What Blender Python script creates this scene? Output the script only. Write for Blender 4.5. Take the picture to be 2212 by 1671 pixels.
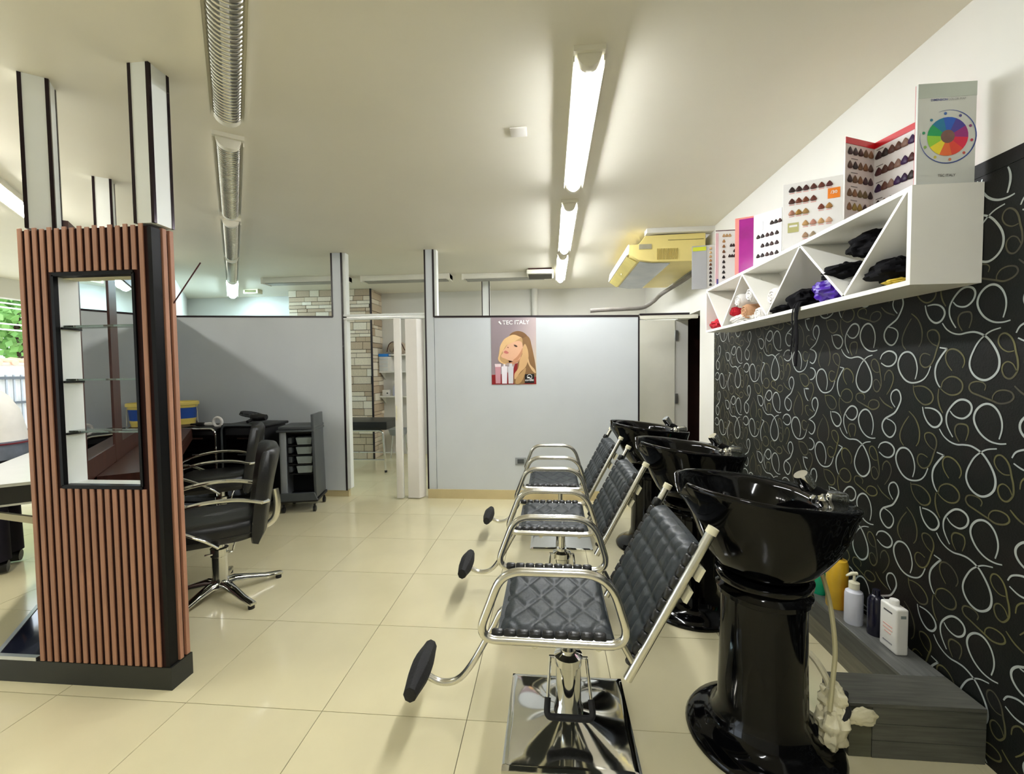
import bpy, bmesh, math, random
from math import sin, cos, pi, radians, sqrt, exp
from mathutils import Vector, Matrix, noise

random.seed(7)
S = bpy.context.scene
for o in list(bpy.data.objects): bpy.data.objects.remove(o)

# ------------------------------------------------------------------ camera
W, H = 2212, 1671
FPX, YAW, PITCH, ROLL, CH = 935.79, 0.0882351, -0.0394850, -0.0110493, 1.38733
_f = Vector((-sin(YAW)*cos(PITCH), cos(YAW)*cos(PITCH), sin(PITCH)))
_r = Vector((cos(YAW), sin(YAW), 0)); _u = _r.cross(_f)
CR = _r*cos(ROLL)+_u*sin(ROLL); CU = -_r*sin(ROLL)+_u*cos(ROLL); CF = _f
cam = bpy.data.cameras.new('camera'); camo = bpy.data.objects.new('camera', cam)
S.collection.objects.link(camo)
cam.sensor_fit = 'HORIZONTAL'; cam.sensor_width = 36; cam.lens = FPX/W*36; cam.clip_start = .02
m = Matrix((CR, CU, -CF)).transposed().to_4x4(); m.translation = (0, 0, CH)
camo.matrix_world = m
S.camera = camo

# ------------------------------------------------------------------ world, exposure
wd = bpy.data.worlds.new('sky'); S.world = wd; wd.use_nodes = True
bg = wd.node_tree.nodes['Background']
bg.inputs[0].default_value = (0.80, 0.90, 1.0, 1); bg.inputs[1].default_value = 1.9
S.view_settings.view_transform = 'Standard'; S.view_settings.look = 'None'
S.view_settings.exposure = 1.0; S.view_settings.gamma = 1.0
S.view_settings.use_curve_mapping = False
TUBE = 42.0            # emission of a lit fluorescent tube

# a pixel of the photograph -> a point on a plane of the place
def onplane(px, py, ax, v):
    d = CF*FPX + CR*(px-W/2) - CU*(py-H/2); c = Vector((0, 0, CH))
    return c + d*((v-c[ax])/d[ax])

# ------------------------------------------------------------------ materials
def lin(c):
    r = []
    for x in c:
        x = x/255.0
        r.append(x/12.92 if x <= .04045 else ((x+.055)/1.055)**2.4)
    return tuple(r)
MATS = {}
def mat(name, col, rough=.5, metal=0, var=0.0, vscale=8, bump=0.0, bscale=60, coat=0, alpha=None, trans=0, emit=None, spec=None, stretch=None, col2=None, ior=None):
    if name in MATS: return MATS[name]
    mt = bpy.data.materials.new(name); mt.use_nodes = True
    nt = mt.node_tree; b = nt.nodes['Principled BSDF']
    c = lin(col)+(1,)
    b.inputs['Base Color'].default_value = c
    b.inputs['Roughness'].default_value = rough; b.inputs['Metallic'].default_value = metal
    if coat: b.inputs['Coat Weight'].default_value = coat; b.inputs['Coat Roughness'].default_value = .08
    if trans: b.inputs['Transmission Weight'].default_value = trans
    if ior: b.inputs['IOR'].default_value = ior
    if spec is not None: b.inputs['Specular IOR Level'].default_value = spec
    if alpha is not None: b.inputs['Alpha'].default_value = alpha
    if emit: b.inputs['Emission Color'].default_value = lin(emit[0])+(1,); b.inputs['Emission Strength'].default_value = emit[1]
    tc = None
    if var or bump:
        tc = nt.nodes.new('ShaderNodeTexCoord')
        mp = nt.nodes.new('ShaderNodeMapping'); nt.links.new(tc.outputs['Object'], mp.inputs[0])
        if stretch: mp.inputs['Scale'].default_value = stretch
    if var:
        n = nt.nodes.new('ShaderNodeTexNoise'); n.inputs['Scale'].default_value = vscale; n.inputs['Detail'].default_value = 5
        nt.links.new(mp.outputs[0], n.inputs['Vector'])
        r = nt.nodes.new('ShaderNodeValToRGB')
        k = lin(col2) if col2 else tuple(x*(1-var) for x in c[:3])
        h = c[:3] if col2 else tuple(min(1, x*(1+var)) for x in c[:3])
        r.color_ramp.elements[0].color = k+(1,); r.color_ramp.elements[1].color = tuple(h)+(1,)
        r.color_ramp.elements[0].position = .32; r.color_ramp.elements[1].position = .68
        nt.links.new(n.outputs['Fac'], r.inputs[0]); nt.links.new(r.outputs[0], b.inputs['Base Color'])
    if bump:
        n2 = nt.nodes.new('ShaderNodeTexNoise'); n2.inputs['Scale'].default_value = bscale; n2.inputs['Detail'].default_value = 3
        nt.links.new(mp.outputs[0], n2.inputs['Vector'])
        bp = nt.nodes.new('ShaderNodeBump'); bp.inputs['Strength'].default_value = bump; bp.inputs['Distance'].default_value = .01
        nt.links.new(n2.outputs['Fac'], bp.inputs['Height']); nt.links.new(bp.outputs[0], b.inputs['Normal'])
    MATS[name] = mt
    return mt

M_ceil = mat('ceiling paint', (235, 230, 214), .55, var=.025, vscale=1.2, bump=.05, bscale=3)
M_white = mat('white wall paint', (222, 220, 212), .6, var=.02, vscale=2)
M_part = mat('grey blue partition board', (203, 208, 211), .5, var=.02, vscale=3)
M_post = mat('white post laminate', (232, 235, 230), .35, var=.015)
M_trim = mat('black trim strip', (26, 14, 22), .3)
M_alu = mat('aluminium', (205, 207, 206), .3, 1, var=.05, vscale=20)
M_chrome = mat('chrome', (225, 225, 222), .07, 1, var=.03, vscale=12)
M_chrome2 = mat('satin chrome', (222, 220, 212), .2, 1, var=.05, vscale=15)
M_tile = mat('cream floor tile', (222, 213, 175), .16, var=.05, vscale=2.2, coat=.25)
M_grout = mat('dark grout', (96, 88, 62), .8, var=.1)
M_base = mat('beige tile baseboard', (205, 189, 144), .3, var=.06, vscale=4)
M_slat = mat('brown wooden slat', (172, 124, 98), .55, var=.14, vscale=5, stretch=(8, 8, .6), bump=.08, bscale=40)
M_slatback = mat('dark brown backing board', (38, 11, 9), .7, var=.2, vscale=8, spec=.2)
M_black = mat('black board', (22, 22, 21), .35, var=.2, vscale=12)
M_blackgloss = mat('black ceramic glaze', (4, 4, 5), .08, var=.1, spec=.27)
M_blackmatte = mat('black plastic', (18, 18, 19), .45, var=.15, vscale=15)
M_rubber = mat('black rubber', (24, 24, 26), .75, bump=.3, bscale=120)
M_leather = mat('quilted black leather', (36, 42, 45), .48, var=.22, vscale=14, bump=.12, bscale=90)
M_leather2 = mat('smooth black leather', (30, 30, 30), .36, var=.12, vscale=9, bump=.1, bscale=120)
M_cream = mat('cream plastic', (228, 222, 190), .4, var=.03)
M_mirror = mat('mirror glass', (235, 238, 238), .015, 1, var=.005)
M_glass = mat('clear shelf glass', (215, 235, 225), .03, trans=.95, ior=1.3, var=.01)
M_brown = mat('dark brown frame wood', (72, 40, 30), .4, var=.2, vscale=6, stretch=(6, 6, 1))
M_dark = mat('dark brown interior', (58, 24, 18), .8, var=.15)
M_door = mat('cream door paint', (226, 223, 208), .5, var=.015)
M_pvc = mat('white folding door plastic', (236, 232, 224), .35, var=.015)
M_yellow = mat('yellowed plastic', (232, 214, 136), .45, var=.05, vscale=3)
M_grey = mat('grey plastic', (150, 154, 156), .4, var=.05)
M_dgrey = mat('dark grey plastic', (72, 76, 78), .45, var=.08)
M_lamp = mat('lamp housing white', (232, 228, 212), .4, var=.02)
M_cover = mat('ribbed clear lamp cover', (196, 196, 190), .15, var=.12, vscale=6, coat=.5)
M_wood = mat('grey wood laminate', (98, 99, 95), .4, var=.28, vscale=5, stretch=(14, 1.2, 14), bump=.05, bscale=40)
M_wood2 = mat('grey wood laminate edge', (84, 84, 76), .42, var=.28, vscale=5, stretch=(1.2, 14, 14), bump=.05, bscale=40)
M_silver = mat('silver ink', (176, 182, 178), .35, .3, var=.06, vscale=14)
M_olive = mat('olive ink', (106, 102, 62), .4, .2, var=.3, vscale=7, col2=(66, 62, 52))
M_paper = mat('black wallpaper', (24, 22, 20), .45, var=.3, vscale=5, bump=.08, bscale=150, col2=(14, 19, 16), spec=.22)
def flat(name, col, rough=.5, **k): return mat(name, col, rough, var=k.pop('var', .03), **k)
M_lit = {}
def lit(col, s):
    key = (col, s)
    if key not in M_lit: M_lit[key] = mat('lit tube diffuser %d' % (len(M_lit)+1), (250, 250, 245), .4, emit=(col, s))
    return M_lit[key]

# ------------------------------------------------------------------ mesh helpers
C = S.collection
class MB:
    def __init__(s): s.v = []; s.f = []
    def add(s, v, f):
        n = len(s.v); s.v += [tuple(p) for p in v]; s.f += [tuple(i+n for i in q) for q in f]; return s
    def box(s, x0, x1, y0, y1, z0, z1, M=None):
        v = [(x0,y0,z0),(x1,y0,z0),(x1,y1,z0),(x0,y1,z0),(x0,y0,z1),(x1,y0,z1),(x1,y1,z1),(x0,y1,z1)]
        if M: v = [M @ Vector(p) for p in v]
        return s.add(v, [(3,2,1,0),(4,5,6,7),(0,1,5,4),(1,2,6,5),(2,3,7,6),(3,0,4,7)])
    def prism(s, poly, ax, a, b, M=None):
        n = len(poly)
        def P(p, t):
            return {0: (t, p[0], p[1]), 1: (p[0], t, p[1]), 2: (p[0], p[1], t)}[ax]
        v = [P(p, a) for p in poly]+[P(p, b) for p in poly]
        if M: v = [M @ Vector(p) for p in v]
        f = [tuple(range(n)), tuple(range(2*n-1, n-1, -1))]+[((i+1) % n, i, i+n, (i+1) % n+n) for i in range(n)]
        return s.add(v, f)
    def rings(s, R, cap0=True, cap1=True, closed=False):
        n = len(R[0]); v = [p for r in R for p in r]; f = []
        k = len(R)
        for i in range(k if closed else k-1):
            a = i*n; b = ((i+1) % k)*n
            for j in range(n): f.append((a+j, a+(j+1) % n, b+(j+1) % n, b+j))
        if not closed:
            if cap0: f.append(tuple(range(n-1, -1, -1)))
            if cap1: f.append(tuple(range((k-1)*n, k*n)))
        return s.add(v, f)
    def lathe(s, prof, n=24, c=(0,0,0), ax=None):
        R = []
        for r, z in prof: R.append([(c[0]+r*cos(2*pi*j/n), c[1]+r*sin(2*pi*j/n), c[2]+z) for j in range(n)])
        if ax:
            q = Vector((0,0,1)).rotation_difference(Vector(ax).normalized())
            R = [[Vector(c)+q @ (Vector(p)-Vector(c)) for p in r] for r in R]
        return s.rings(R)
    def tube(s, pts, r, n=10, closed=False, flat=1.0, up=None):
        P = [Vector(p) for p in pts]; k = len(P); R = []
        rr = r if isinstance(r, (list, tuple)) else [r]*k
        T = []
        for i in range(k):
            a = P[(i-1) % k] if (closed or i) else P[i]; b = P[(i+1) % k] if (closed or i < k-1) else P[i]
            T.append((b-a).normalized())
        u = Vector(up) if up else Vector((0,0,1))
        if abs(T[0].dot(u)) > .95: u = Vector((0,1,0))
        nrm = (u-T[0]*u.dot(T[0])).normalized()
        for i in range(k):
            nrm = (nrm-T[i]*nrm.dot(T[i]))
            nrm = nrm.normalized() if nrm.length > 1e-6 else Vector((1,0,0))
            bi = T[i].cross(nrm)
            R.append([P[i]+nrm*(rr[i]*flat*cos(2*pi*j/n))+bi*(rr[i]*sin(2*pi*j/n)) for j in range(n)])
        return s.rings(R, closed=closed)
    def cyl(s, a, b, r, n=14, r2=None):
        return s.tube([a, b], [r, r if r2 is None else r2], n)
    def ell(s, c, rx, ry, rz, n=16, m=10, fn=None):
        R = []
        for i in range(1, m):
            t = pi*i/m-pi/2; ring = []
            for j in range(n):
                p = Vector((cos(t)*cos(2*pi*j/n), cos(t)*sin(2*pi*j/n), sin(t)))
                k = fn(p) if fn else 1
                ring.append((c[0]+rx*p.x*k, c[1]+ry*p.y*k, c[2]+rz*p.z*k))
            R.append(ring)
        return s.rings(R)
    def grid(s, fn, nu, nv, wrap=False):
        v = [fn(i/nu, j/nv) for i in range(nu+1) for j in range(nv+1)]
        f = [(i*(nv+1)+j, (i+1)*(nv+1)+j, (i+1)*(nv+1)+j+1, i*(nv+1)+j+1) for i in range(nu) for j in range(nv)]
        return s.add(v, f)
    def mesh(s, name, m, bevel=0, seg=2, ang=38, off=None):
        me = bpy.data.meshes.new(name)
        v = s.v if off is None else [(p[0]-off[0], p[1]-off[1], p[2]-off[2]) for p in s.v]
        me.from_pydata(v, [], s.f)
        bm = bmesh.new(); bm.from_mesh(me)
        bmesh.ops.recalc_face_normals(bm, faces=bm.faces)
        if bevel:
            es = [e for e in bm.edges if len(e.link_faces) == 2 and e.calc_face_angle(0) > .6]
            bmesh.ops.bevel(bm, geom=es, offset=bevel, segments=seg, affect='EDGES', profile=.6, clamp_overlap=True)
        bm.to_mesh(me); bm.free()
        for p in me.polygons: p.use_smooth = True
        me.set_sharp_from_angle(angle=radians(ang))
        if m: me.materials.append(m)
        return me
    def build(s, name, m, parent=None, local=False, **k):
        off = None
        if parent is not None and not local: off = rootloc(parent)
        me = s.mesh(name, m, off=off, **k)
        o = bpy.data.objects.new(name, me); C.objects.link(o)
        if parent is not None: o.parent = parent
        return o
def rootloc(p):
    l = Vector((0,0,0))
    while p is not None: l = l+Vector(p.location); p = p.parent
    return l
def tag(o, label, cat, group=None):
    o['label'] = label; o['category'] = cat
    if group: o['group'] = group
    return o
def thing(name, label, cat, loc=(0,0,0), rz=0, group=None):
    o = bpy.data.objects.new(name, None); C.objects.link(o); o.empty_display_size = .05
    o.location = loc; o.rotation_euler = (0,0,rz)
    return tag(o, label, cat, group)
def struct(o): o['kind'] = 'structure'; return o
def piece(name, me, parent, loc=(0,0,0), rot=None, scale=(1,1,1), m=None, M=None):
    o = bpy.data.objects.new(name, me); C.objects.link(o)
    if M is not None: o.matrix_local = M
    else:
        o.location = loc; o.scale = scale
        if rot: o.rotation_euler = rot
    if parent is not None: o.parent = parent
    if m:
        o.material_slots[0].link = 'OBJECT'; o.material_slots[0].material = m
    return o
def copy_tree(o, parent=None):
    c = o.copy(); C.objects.link(c)
    if parent is not None: c.parent = parent
    for ch in list(o.children): copy_tree(ch, c)
    return c
def fillet(pts, rad, n=6, closed=False):
    P = [Vector(p) for p in pts]; k = len(P); out = []
    rr = rad if isinstance(rad, (list, tuple)) else [rad]*k
    for i in range(k):
        if not closed and i in (0, k-1): out.append(P[i]); continue
        a = P[(i-1) % k]; b = P[(i+1) % k]; p = P[i]
        u = (a-p).normalized(); w = (b-p).normalized()
        an = u.angle(w); t = min(rr[i]/math.tan(an/2), (a-p).length*.49, (b-p).length*.49)
        s0 = p+u*t; s1 = p+w*t
        for j in range(n+1):
            q = j/n; out.append((s0*(1-q)+p*q)*(1-q)+(p*(1-q)+s1*q)*q)
    return out
def spline(pts, n=6):
    P = [Vector(p) for p in pts]; out = []
    for i in range(len(P)-1):
        a = P[max(i-1, 0)]; b = P[i]; c = P[i+1]; d = P[min(i+2, len(P)-1)]
        for j in range(n):
            t = j/n
            out.append(.5*((2*b)+(c-a)*t+(2*a-5*b+4*c-d)*t*t+(3*b-a-3*c+d)*t**3))
    out.append(P[-1]); return out
def text_mesh(body, size, m, name, bold=0.0):
    cu = bpy.data.curves.new(name, 'FONT'); cu.body = body; cu.size = size; cu.align_x = 'CENTER'; cu.align_y = 'CENTER'
    cu.offset = bold; cu.resolution_u = 3
    o = bpy.data.objects.new(name, cu); C.objects.link(o); bpy.context.view_layer.update()
    me = bpy.data.meshes.new_from_object(o.evaluated_get(bpy.context.evaluated_depsgraph_get()))
    bpy.data.objects.remove(o); me.materials.clear(); me.materials.append(m); return me

# ================================================================== THE SETTING
HC = 2.68; XW = 1.505; YP = 4.585; YB = 7.05; XL = -7.2; YF = -2.5
# floor
fl = struct(MB().box(XL-.2, XW+.15, YF, YB+.15, -.12, -.003).build('floor', M_grout))
tm = MB().box(-.2985, .2985, -.2985, .2985, -.009, 0).mesh('floor_tile', M_tile)
for i in range(-11, 5):
    for j in range(-7, 10):
        x = -.9407+.6*(i+.5); y = 1.6446+.6*(j+.5)
        if y+.3 < YF+.05 or y-.3 > YB or x+.3 < XL+.1 or x-.3 > XW: continue
        x0, x1, y0, y1 = max(x-.3, XL-.2), min(x+.3, XW), max(y-.3, YF), min(y+.3, YB)
        piece('floor_tile', tm, fl, ((x0+x1)/2, (y0+y1)/2, 0), scale=((x1-x0)/.6, (y1-y0)/.6, 1))
struct(MB().box(XL-.3, XW+.3, YF-.1, YB+.2, HC, HC+.1).build('ceiling', M_ceil))
# right wall with its doorway
wr = struct(MB().box(XW, XW+.15, YF, 4.53, 0, HC).box(XW, XW+.15, 5.40, YB, 0, HC).box(XW, XW+.15, 4.53, 5.40, 1.965, HC).build('wall_right', M_white))
struct(MB().box(XL, XW+.15, YB, YB+.12, 0, HC).build('wall_back', M_white))
struct(MB().box(XL, XW+.15, YF-.12, YF, 0, HC).build('wall_front', M_white))
struct(MB().box(XW+.15, 2.6, 4.2, 4.25, 0, 2.3).box(XW+.15, 2.6, 5.9, 5.95, 0, 2.3).box(2.6, 2.65, 4.2, 5.95, 0, 2.3)
       .box(XW+.15, 2.65, 4.2, 5.95, 2.3, 2.35).box(XW+.15, 2.65, 4.2, 5.95, -.05, 0).build('wall_dark_room', M_dark))
# left front of the shop: header, posts and open bays to the street
struct(MB().box(XL-.15, XL, YF, YB, 2.42, HC).build('trim_1', M_white))
for y in (-2.5, .3, 2.9, 6.85):
    struct(MB().box(XL-.15, XL, y, y+.2, 0, 2.42).build('wall_left', M_white))
# wallpaper on the right wall with printed loops
wp = struct(MB().box(XW-.004, XW, YF, 4.135, 0, 2.04).build('wall_right_wallpaper', M_paper))
MB().box(XW-.0058, XW-.0005, YF, 4.135, 2.041, 2.088).build('top_strip', M_paper, wp)
CRV_W = [
 [(1135,100),(1150,180),(1190,255),(1250,293),(1310,270),(1350,200),(1340,140),(1295,100),(1230,90),(1160,105)],
 [(1325,295),(1370,360),(1440,405),(1520,418),(1600,400),(1680,392),(1760,415),(1830,460),(1900,550),(1945,640),(1960,730),(1940,820),(1880,890),(1800,925),(1720,905),(1660,850),(1628,770),(1635,690),(1670,600),(1720,510),(1790,435),(1870,380),(1975,345)],
 [(800,1225),(765,1170),(752,1110),(770,1055),(815,1030),(850,1060),(865,1130),(845,1200),(800,1280),(740,1320),(690,1350),(660,1400),(660,1460),(690,1520),(735,1555),(775,1540),(805,1480),(800,1420),(760,1375),(705,1350)],
 [(635,695),(660,640),(720,605),(780,615),(815,660),(805,720),(760,765),(700,770),(645,735)],
 [(1022,915),(1040,850),(1045,780),(1025,690),(985,630),(935,612),(880,635),(842,700),(835,770),(860,850),(910,920),(970,952),(1040,950),(1110,920),(1160,860),(1195,770)],
 [(1295,565),(1372,578),(1366,590),(1320,650),(1265,740),(1245,820),(1250,900),(1275,970),(1300,1005)],
 [(1440,1555),(1395,1470),(1370,1390),(1375,1300),(1420,1220),(1490,1155),(1560,1140),(1625,1170),(1652,1230),(1630,1300),(1570,1345),(1510,1345),(1450,1315),(1410,1265)],
 [(1955,1580),(1985,1480),(1985,1380),(1950,1280),(1890,1210),(1820,1187),(1750,1210),(1695,1270),(1675,1350),(1700,1440),(1760,1530),(1850,1600),(1950,1630),(2035,1630)]]
CRV_O = [
 [(980,245),(920,350),(880,460),(885,540),(920,590)], [(980,190),(1040,240),(1080,310),(1100,400),(1090,500),(1060,560)],
 [(1270,550),(1210,520),(1165,460),(1160,400),(1200,370),(1250,375),(1285,420),(1290,490),(1260,590),(1230,690),(1190,760),(1130,785),(1085,750),(1075,690),(1100,640),(1140,630),(1190,650)],
 [(1430,820),(1380,750),(1360,680),(1375,610),(1430,580),(1500,600),(1555,660),(1570,730),(1545,790)],
 [(1310,1010),(1330,940),(1400,890),(1480,895),(1540,950),(1545,1020),(1500,1075),(1420,1090),(1350,1060),(1300,1015)],
 [(1000,975),(1010,1060),(1050,1140),(1120,1195),(1190,1180),(1222,1120),(1195,1050),(1130,1000),(1060,990),(1005,1000)],
 [(1790,1040),(1805,990),(1770,950),(1700,940),(1640,960),(1620,1010),(1650,1060),(1720,1090),(1870,1150),(1960,1185),(2060,1170),(2115,1120),(2090,1060),(2010,1035),(1930,1050),(1885,1100),(1880,1150)],
 [(2120,600),(2050,610),(1980,570),(1945,500),(1965,430),(2020,405),(2080,440),(2120,510),(2140,610),(2160,700),(2160,810),(2110,890),(2060,910),(2010,880),(1985,810),(2000,750),(2050,720),(2110,750),(2150,830)],
 [(1545,380),(1505,310),(1500,240),(1530,190),(1590,170),(1640,180),(1650,250),(1620,350)],
 [(705,1085),(750,1010),(780,920),(770,850),(730,815),(690,860),(680,930)], [(625,1110),(680,1180),(770,1235)], [(1285,1020),(1275,1120),(1295,1220),(1330,1290)]]
def wall_yz(p):
    q = onplane(1780+p[0]/5.12, 640+p[1]/5.12, 0, XW); return (q.y, q.z)
def ribbons(curves, w, x):
    mb = MB()
    base = [spline([Vector((*wall_yz(p), 0)) for p in c], 4) for c in curves]
    for c in base:
        for sec in (0, 1):
            for k in range(-6, 7):
                for mz in range(-5, 5):
                    if sec == 0: dy, dz, lo, hi = .577*k, -.072*k+.407*mz, YF+.1, 2.66
                    else: dy, dz, lo, hi = 1.402+.58*k, -.034-.075*k+.407*mz, 2.66, 4.13
                    P = [Vector((p.x+dy, p.y+dz)) for p in c]
                    run = []
                    def flush(run):
                        if len(run) < 3: return
                        v = []; n = len(run)
                        for i, p in enumerate(run):
                            t = (run[min(i+1, n-1)]-run[max(i-1, 0)])
                            t = t.normalized() if t.length > 1e-9 else Vector((1, 0)); nn = Vector((-t.y, t.x))
                            ww = w*(.55+.45*sin(pi*(i+.5)/n))
                            a = p+nn*ww/2; b = p-nn*ww/2
                            v += [(x, a.x, a.y), (x, b.x, b.y)]
                        mb.add(v, [(2*i, 2*i+1, 2*i+3, 2*i+2) for i in range(n-1)])
                    for p in P:
                        if lo < p.x < hi and .005 < p.y < 2.035: run.append(p)
                        else: flush(run); run = []
                    flush(run)
    return mb
o = ribbons(CRV_O, .0062, XW-.0048).build('printed_olive_loops', M_olive, wp); o['kind'] = 'stuff'
o = ribbons(CRV_W, .0078, XW-.0052).build('printed_silver_loops', M_silver, wp); o['kind'] = 'stuff'

# rear partition (about two metres high) with posts up to the ceiling
def ptop(x):   # its top edge is not quite level
    xs = [(-4.36, 2.048), (-2.3, 1.998), (-1.3, 1.977), (.92, 1.938), (1.5, 1.962)]
    for (a, za), (b, zb) in zip(xs, xs[1:]):
        if x <= b: return za+(zb-za)*(x-a)/(b-a)
    return xs[-1][1]
def panel(x0, x1, z0, name):
    o = MB().prism([(x0, z0), (x1, z0), (x1, ptop(x1)-.02), (x0, ptop(x0)-.02)], 1, YP, YP+.05).build(name, M_part)
    struct(o)
    MB().prism([(x0, ptop(x0)-.02), (x1, ptop(x1)-.02), (x1, ptop(x1)), (x0, ptop(x0))], 1, YP-.004, YP+.054).build('top_trim', M_trim, o)
    return o
pl = panel(-4.36, -2.37, .07, 'wall_partition_left')
pr_ = panel(-1.235, .914, .10, 'wall_partition_right')
MB().box(.905, .922, YP-.003, YP+.053, .1, ptop(.9)-.02).build('end_trim', M_trim, pr_)
struct(MB().box(-4.36, -2.24, YP+.006, YP+.05, 0, .07).build('baseboard_left', M_base))
struct(MB().box(-1.335, .914, YP-.012, YP+.05, 0, .10).build('baseboard_right', M_base))
def ppost(x0, x1, zb, name, za, zc):
    o = struct(MB().box(x0, x1, YP-.002, YP+.09, zb, HC).build(name, M_part))
    for x, z0 in ((x0, za), (x1, zc)):
        MB().box(x-.008, x+.008, YP-.006, YP+.004, z0, HC).build('edge_strip', M_trim, o)
        MB().box(x-.003, x+.003, YP+.004, YP+.088, z0, HC).build('edge_strip', M_alu, o)
    return o
p1 = ppost(-2.37, -2.258, .07, 'wall_partition_post', 1.985, .07)
MB().box(-2.252, -2.215, YP+.01, YP+.085, .09, HC).build('white_return', M_post, p1)
ppost(-1.33, -1.24, .10, 'wall_partition_post', .10, 1.96)
MB().box(-1.231, -1.205, YP+.01, YP+.085, 1.96, HC).build('white_return', M_post, pr_)
dh = struct(MB().box(-2.258, -1.33, YP+.0, YP+.06, 1.955, 1.975).box(-2.258, -1.33, YP+.0, YP+.06, 1.99, 2.012).build('trim_2', M_post))
MB().box(-2.258, -1.33, YP+.01, YP+.05, 1.975, 1.99).build('track', M_alu, dh)
# lintel over the corner passage
li = struct(MB().box(.922, XW, YP, YP+.05, ptop(1.2)-.055, ptop(1.2)-.018).build('trim_3', M_door))
MB().box(.922, 1.42, YP-.004, YP+.054, ptop(1.2)-.018, ptop(1.2)+.002).build('top_trim', M_trim, li)
# cream door leaf at the end of the passage, hinged on the far jamb
dl = struct(MB().box(.70, 1.495, 5.38, 5.42, 0, 1.965).build('door_1', M_door))
for z in (1.78, 1.02):
    MB().box(1.497, 1.535, 5.372, 5.379, z-.06, z+.06).cyl((1.498, 5.374, z-.055), (1.498, 5.374, z+.055), .006, 8).build('hinge', M_alu, dl)
# wall closing the rear room on the left, along the mirror line
MX0 = Vector((-2.205, 1.82, 0)); MU = Vector((-.613, .790, 0)).normalized(); MN = Vector((MU.y, -MU.x, 0))
def L3(u, n, z): return MX0+MU*u+MN*n+Vector((0, 0, z))
LM = Matrix(((MU.x, MN.x, 0, MX0.x), (MU.y, MN.y, 0, MX0.y), (0, 0, 1, 0), (0, 0, 0, 1)))
struct(MB().box(3.56, 6.62, -.06, 0, 0, HC, LM).build('wall_rear_left', M_white))

# stone clad column in the rear room
sc = struct(MB().box(-4.14, -2.80, 6.62, YB, 0, HC).build('wall_stone_column', mat('stone joint', (92, 74, 58), .9, var=.1)))
sm = [mat('stone %d' % i, c, .8, var=.13, vscale=14, bump=.2, bscale=50) for i, c in enumerate([(232,219,196),(216,200,174),(240,231,212),(196,176,150),(226,212,190)])]
br = MB().box(-.5, .5, -.5, .5, -.5, .5).mesh('stone', sm[0])
rs = random.Random(3)
def stones(x0, x1, f, seed):
    rs = random.Random(seed); z = 0.0
    while z < HC-.02:
        h = rs.choice([.055, .075, .075, .11, .12]); h = min(h, HC-z)
        x = x0-rs.uniform(0, .2)
        while x < x1:
            w = rs.choice([.16, .22, .3, .36]); a, b = max(x, x0), min(x+w, x1)
            if b-a > .02: f(a+.004, b-.004, z+.004, z+h-.004, rs.uniform(.006, .02), rs.choice(sm))
            x += w
        z += h
stones(-4.14, -2.80, lambda a, b, z0, z1, d, m_: piece('stone', br, sc, ((a+b)/2, 6.62-d/2, (z0+z1)/2), scale=(b-a, d, z1-z0), m=m_), 5)
stones(6.62, YB, lambda a, b, z0, z1, d, m_: piece('stone', br, sc, (-2.80+d/2, (a+b)/2, (z0+z1)/2), scale=(d, b-a, z1-z0), m=m_), 6)
MB().box(-2.802, -2.778, 6.596, 6.62, 0, HC).build('corner_strip', M_trim, sc)
# slim post and pipe in the rear room
o = struct(MB().box(-.965, -.86, 6.2, 6.28, 0, HC).build('wall_rear_post', M_post))
for x in (-.965, -.86): MB().box(x-.006, x+.006, 6.195, 6.2, 0, HC).build('edge_strip', M_trim, o)
o = struct(MB().cyl((-.24, YB-.05, 0), (-.24, YB-.05, HC), .05).build('trim_pipe', M_white))

# ================================================================== CEILING LIGHTS
def half(w, h, n=10): return [(w/2*cos(pi+pi*i/n), h*sin(pi+pi*i/n)) for i in range(n+1)]
def tube_light(p0, p1, label, on=None, ribs=0, w=.105, group=None, cap=True):
    p0 = Vector(p0); p1 = Vector(p1); L = (p1-p0).length; d = (p1-p0)/L
    t = thing('fluorescent_light', label, 'light', (p0.x, p0.y, HC), math.atan2(d.y, d.x), group)
    ch = MB().box(0, L, -w/2-.012, w/2+.012, -.022, 0).box(.03, L-.03, -w/2-.012, -w/2-.006, -.044, -.022).box(.03, L-.03, w/2+.006, w/2+.012, -.044, -.022)  # opaque side lips added to keep sideways glow off the nearby ceiling
    ch.build('base_channel', M_lamp, t, local=True)
    pf = [(y, z-.022) for y, z in half(w-.012, .05)]
    if ribs:
        mb = MB(); n = int((L-.12)/.026)
        for i in range(n+1):
            x = .06+(L-.12)*i/n
            mb.tube([(x, y, z) for y, z in pf], .0042, 6, up=(1, 0, 0))
        mb.build('louvre_rungs', M_chrome2, t, local=True, ang=60)
        MB().cyl((.06, 0, -.045), (L-.06, 0, -.045), .014, 12).build('dead_tube', M_pvc, t, local=True)
        MB().box(.06, L-.06, -w/2+.004, w/2-.004, -.026, -.0222).build('reflector', M_alu, t, local=True)
    else:
        MB().prism([(y*.88, z-.004) for y, z in pf], 0, .06, L-.06).build('diffuser', on or M_cover, t, local=True, ang=60)
    for a, b in ((0.015, .06), (L-.06, L-.015)):
        MB().prism([(y*1.06, -.022+(z+.022)*1.06) for y, z in pf], 0, a, b).build('end_cap', M_lamp, t, local=True, bevel=.003)
    return t
WH = lit((248, 251, 255), TUBE)
G1 = 'lit tubes above the wash basins'
tube_light((.168, 1.80), (.168, 3.11), 'lit tube light above wash chairs, nearest and largest of the row', WH, group=G1)
tube_light((.158, 3.38), (.158, 4.73), 'lit tube light of the right row, second from the camera', WH, group=G1)
tube_light((.150, 4.88), (.150, 6.24), 'lit tube light of the right row, farthest beside the ceiling speaker', WH, group=G1)
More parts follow.
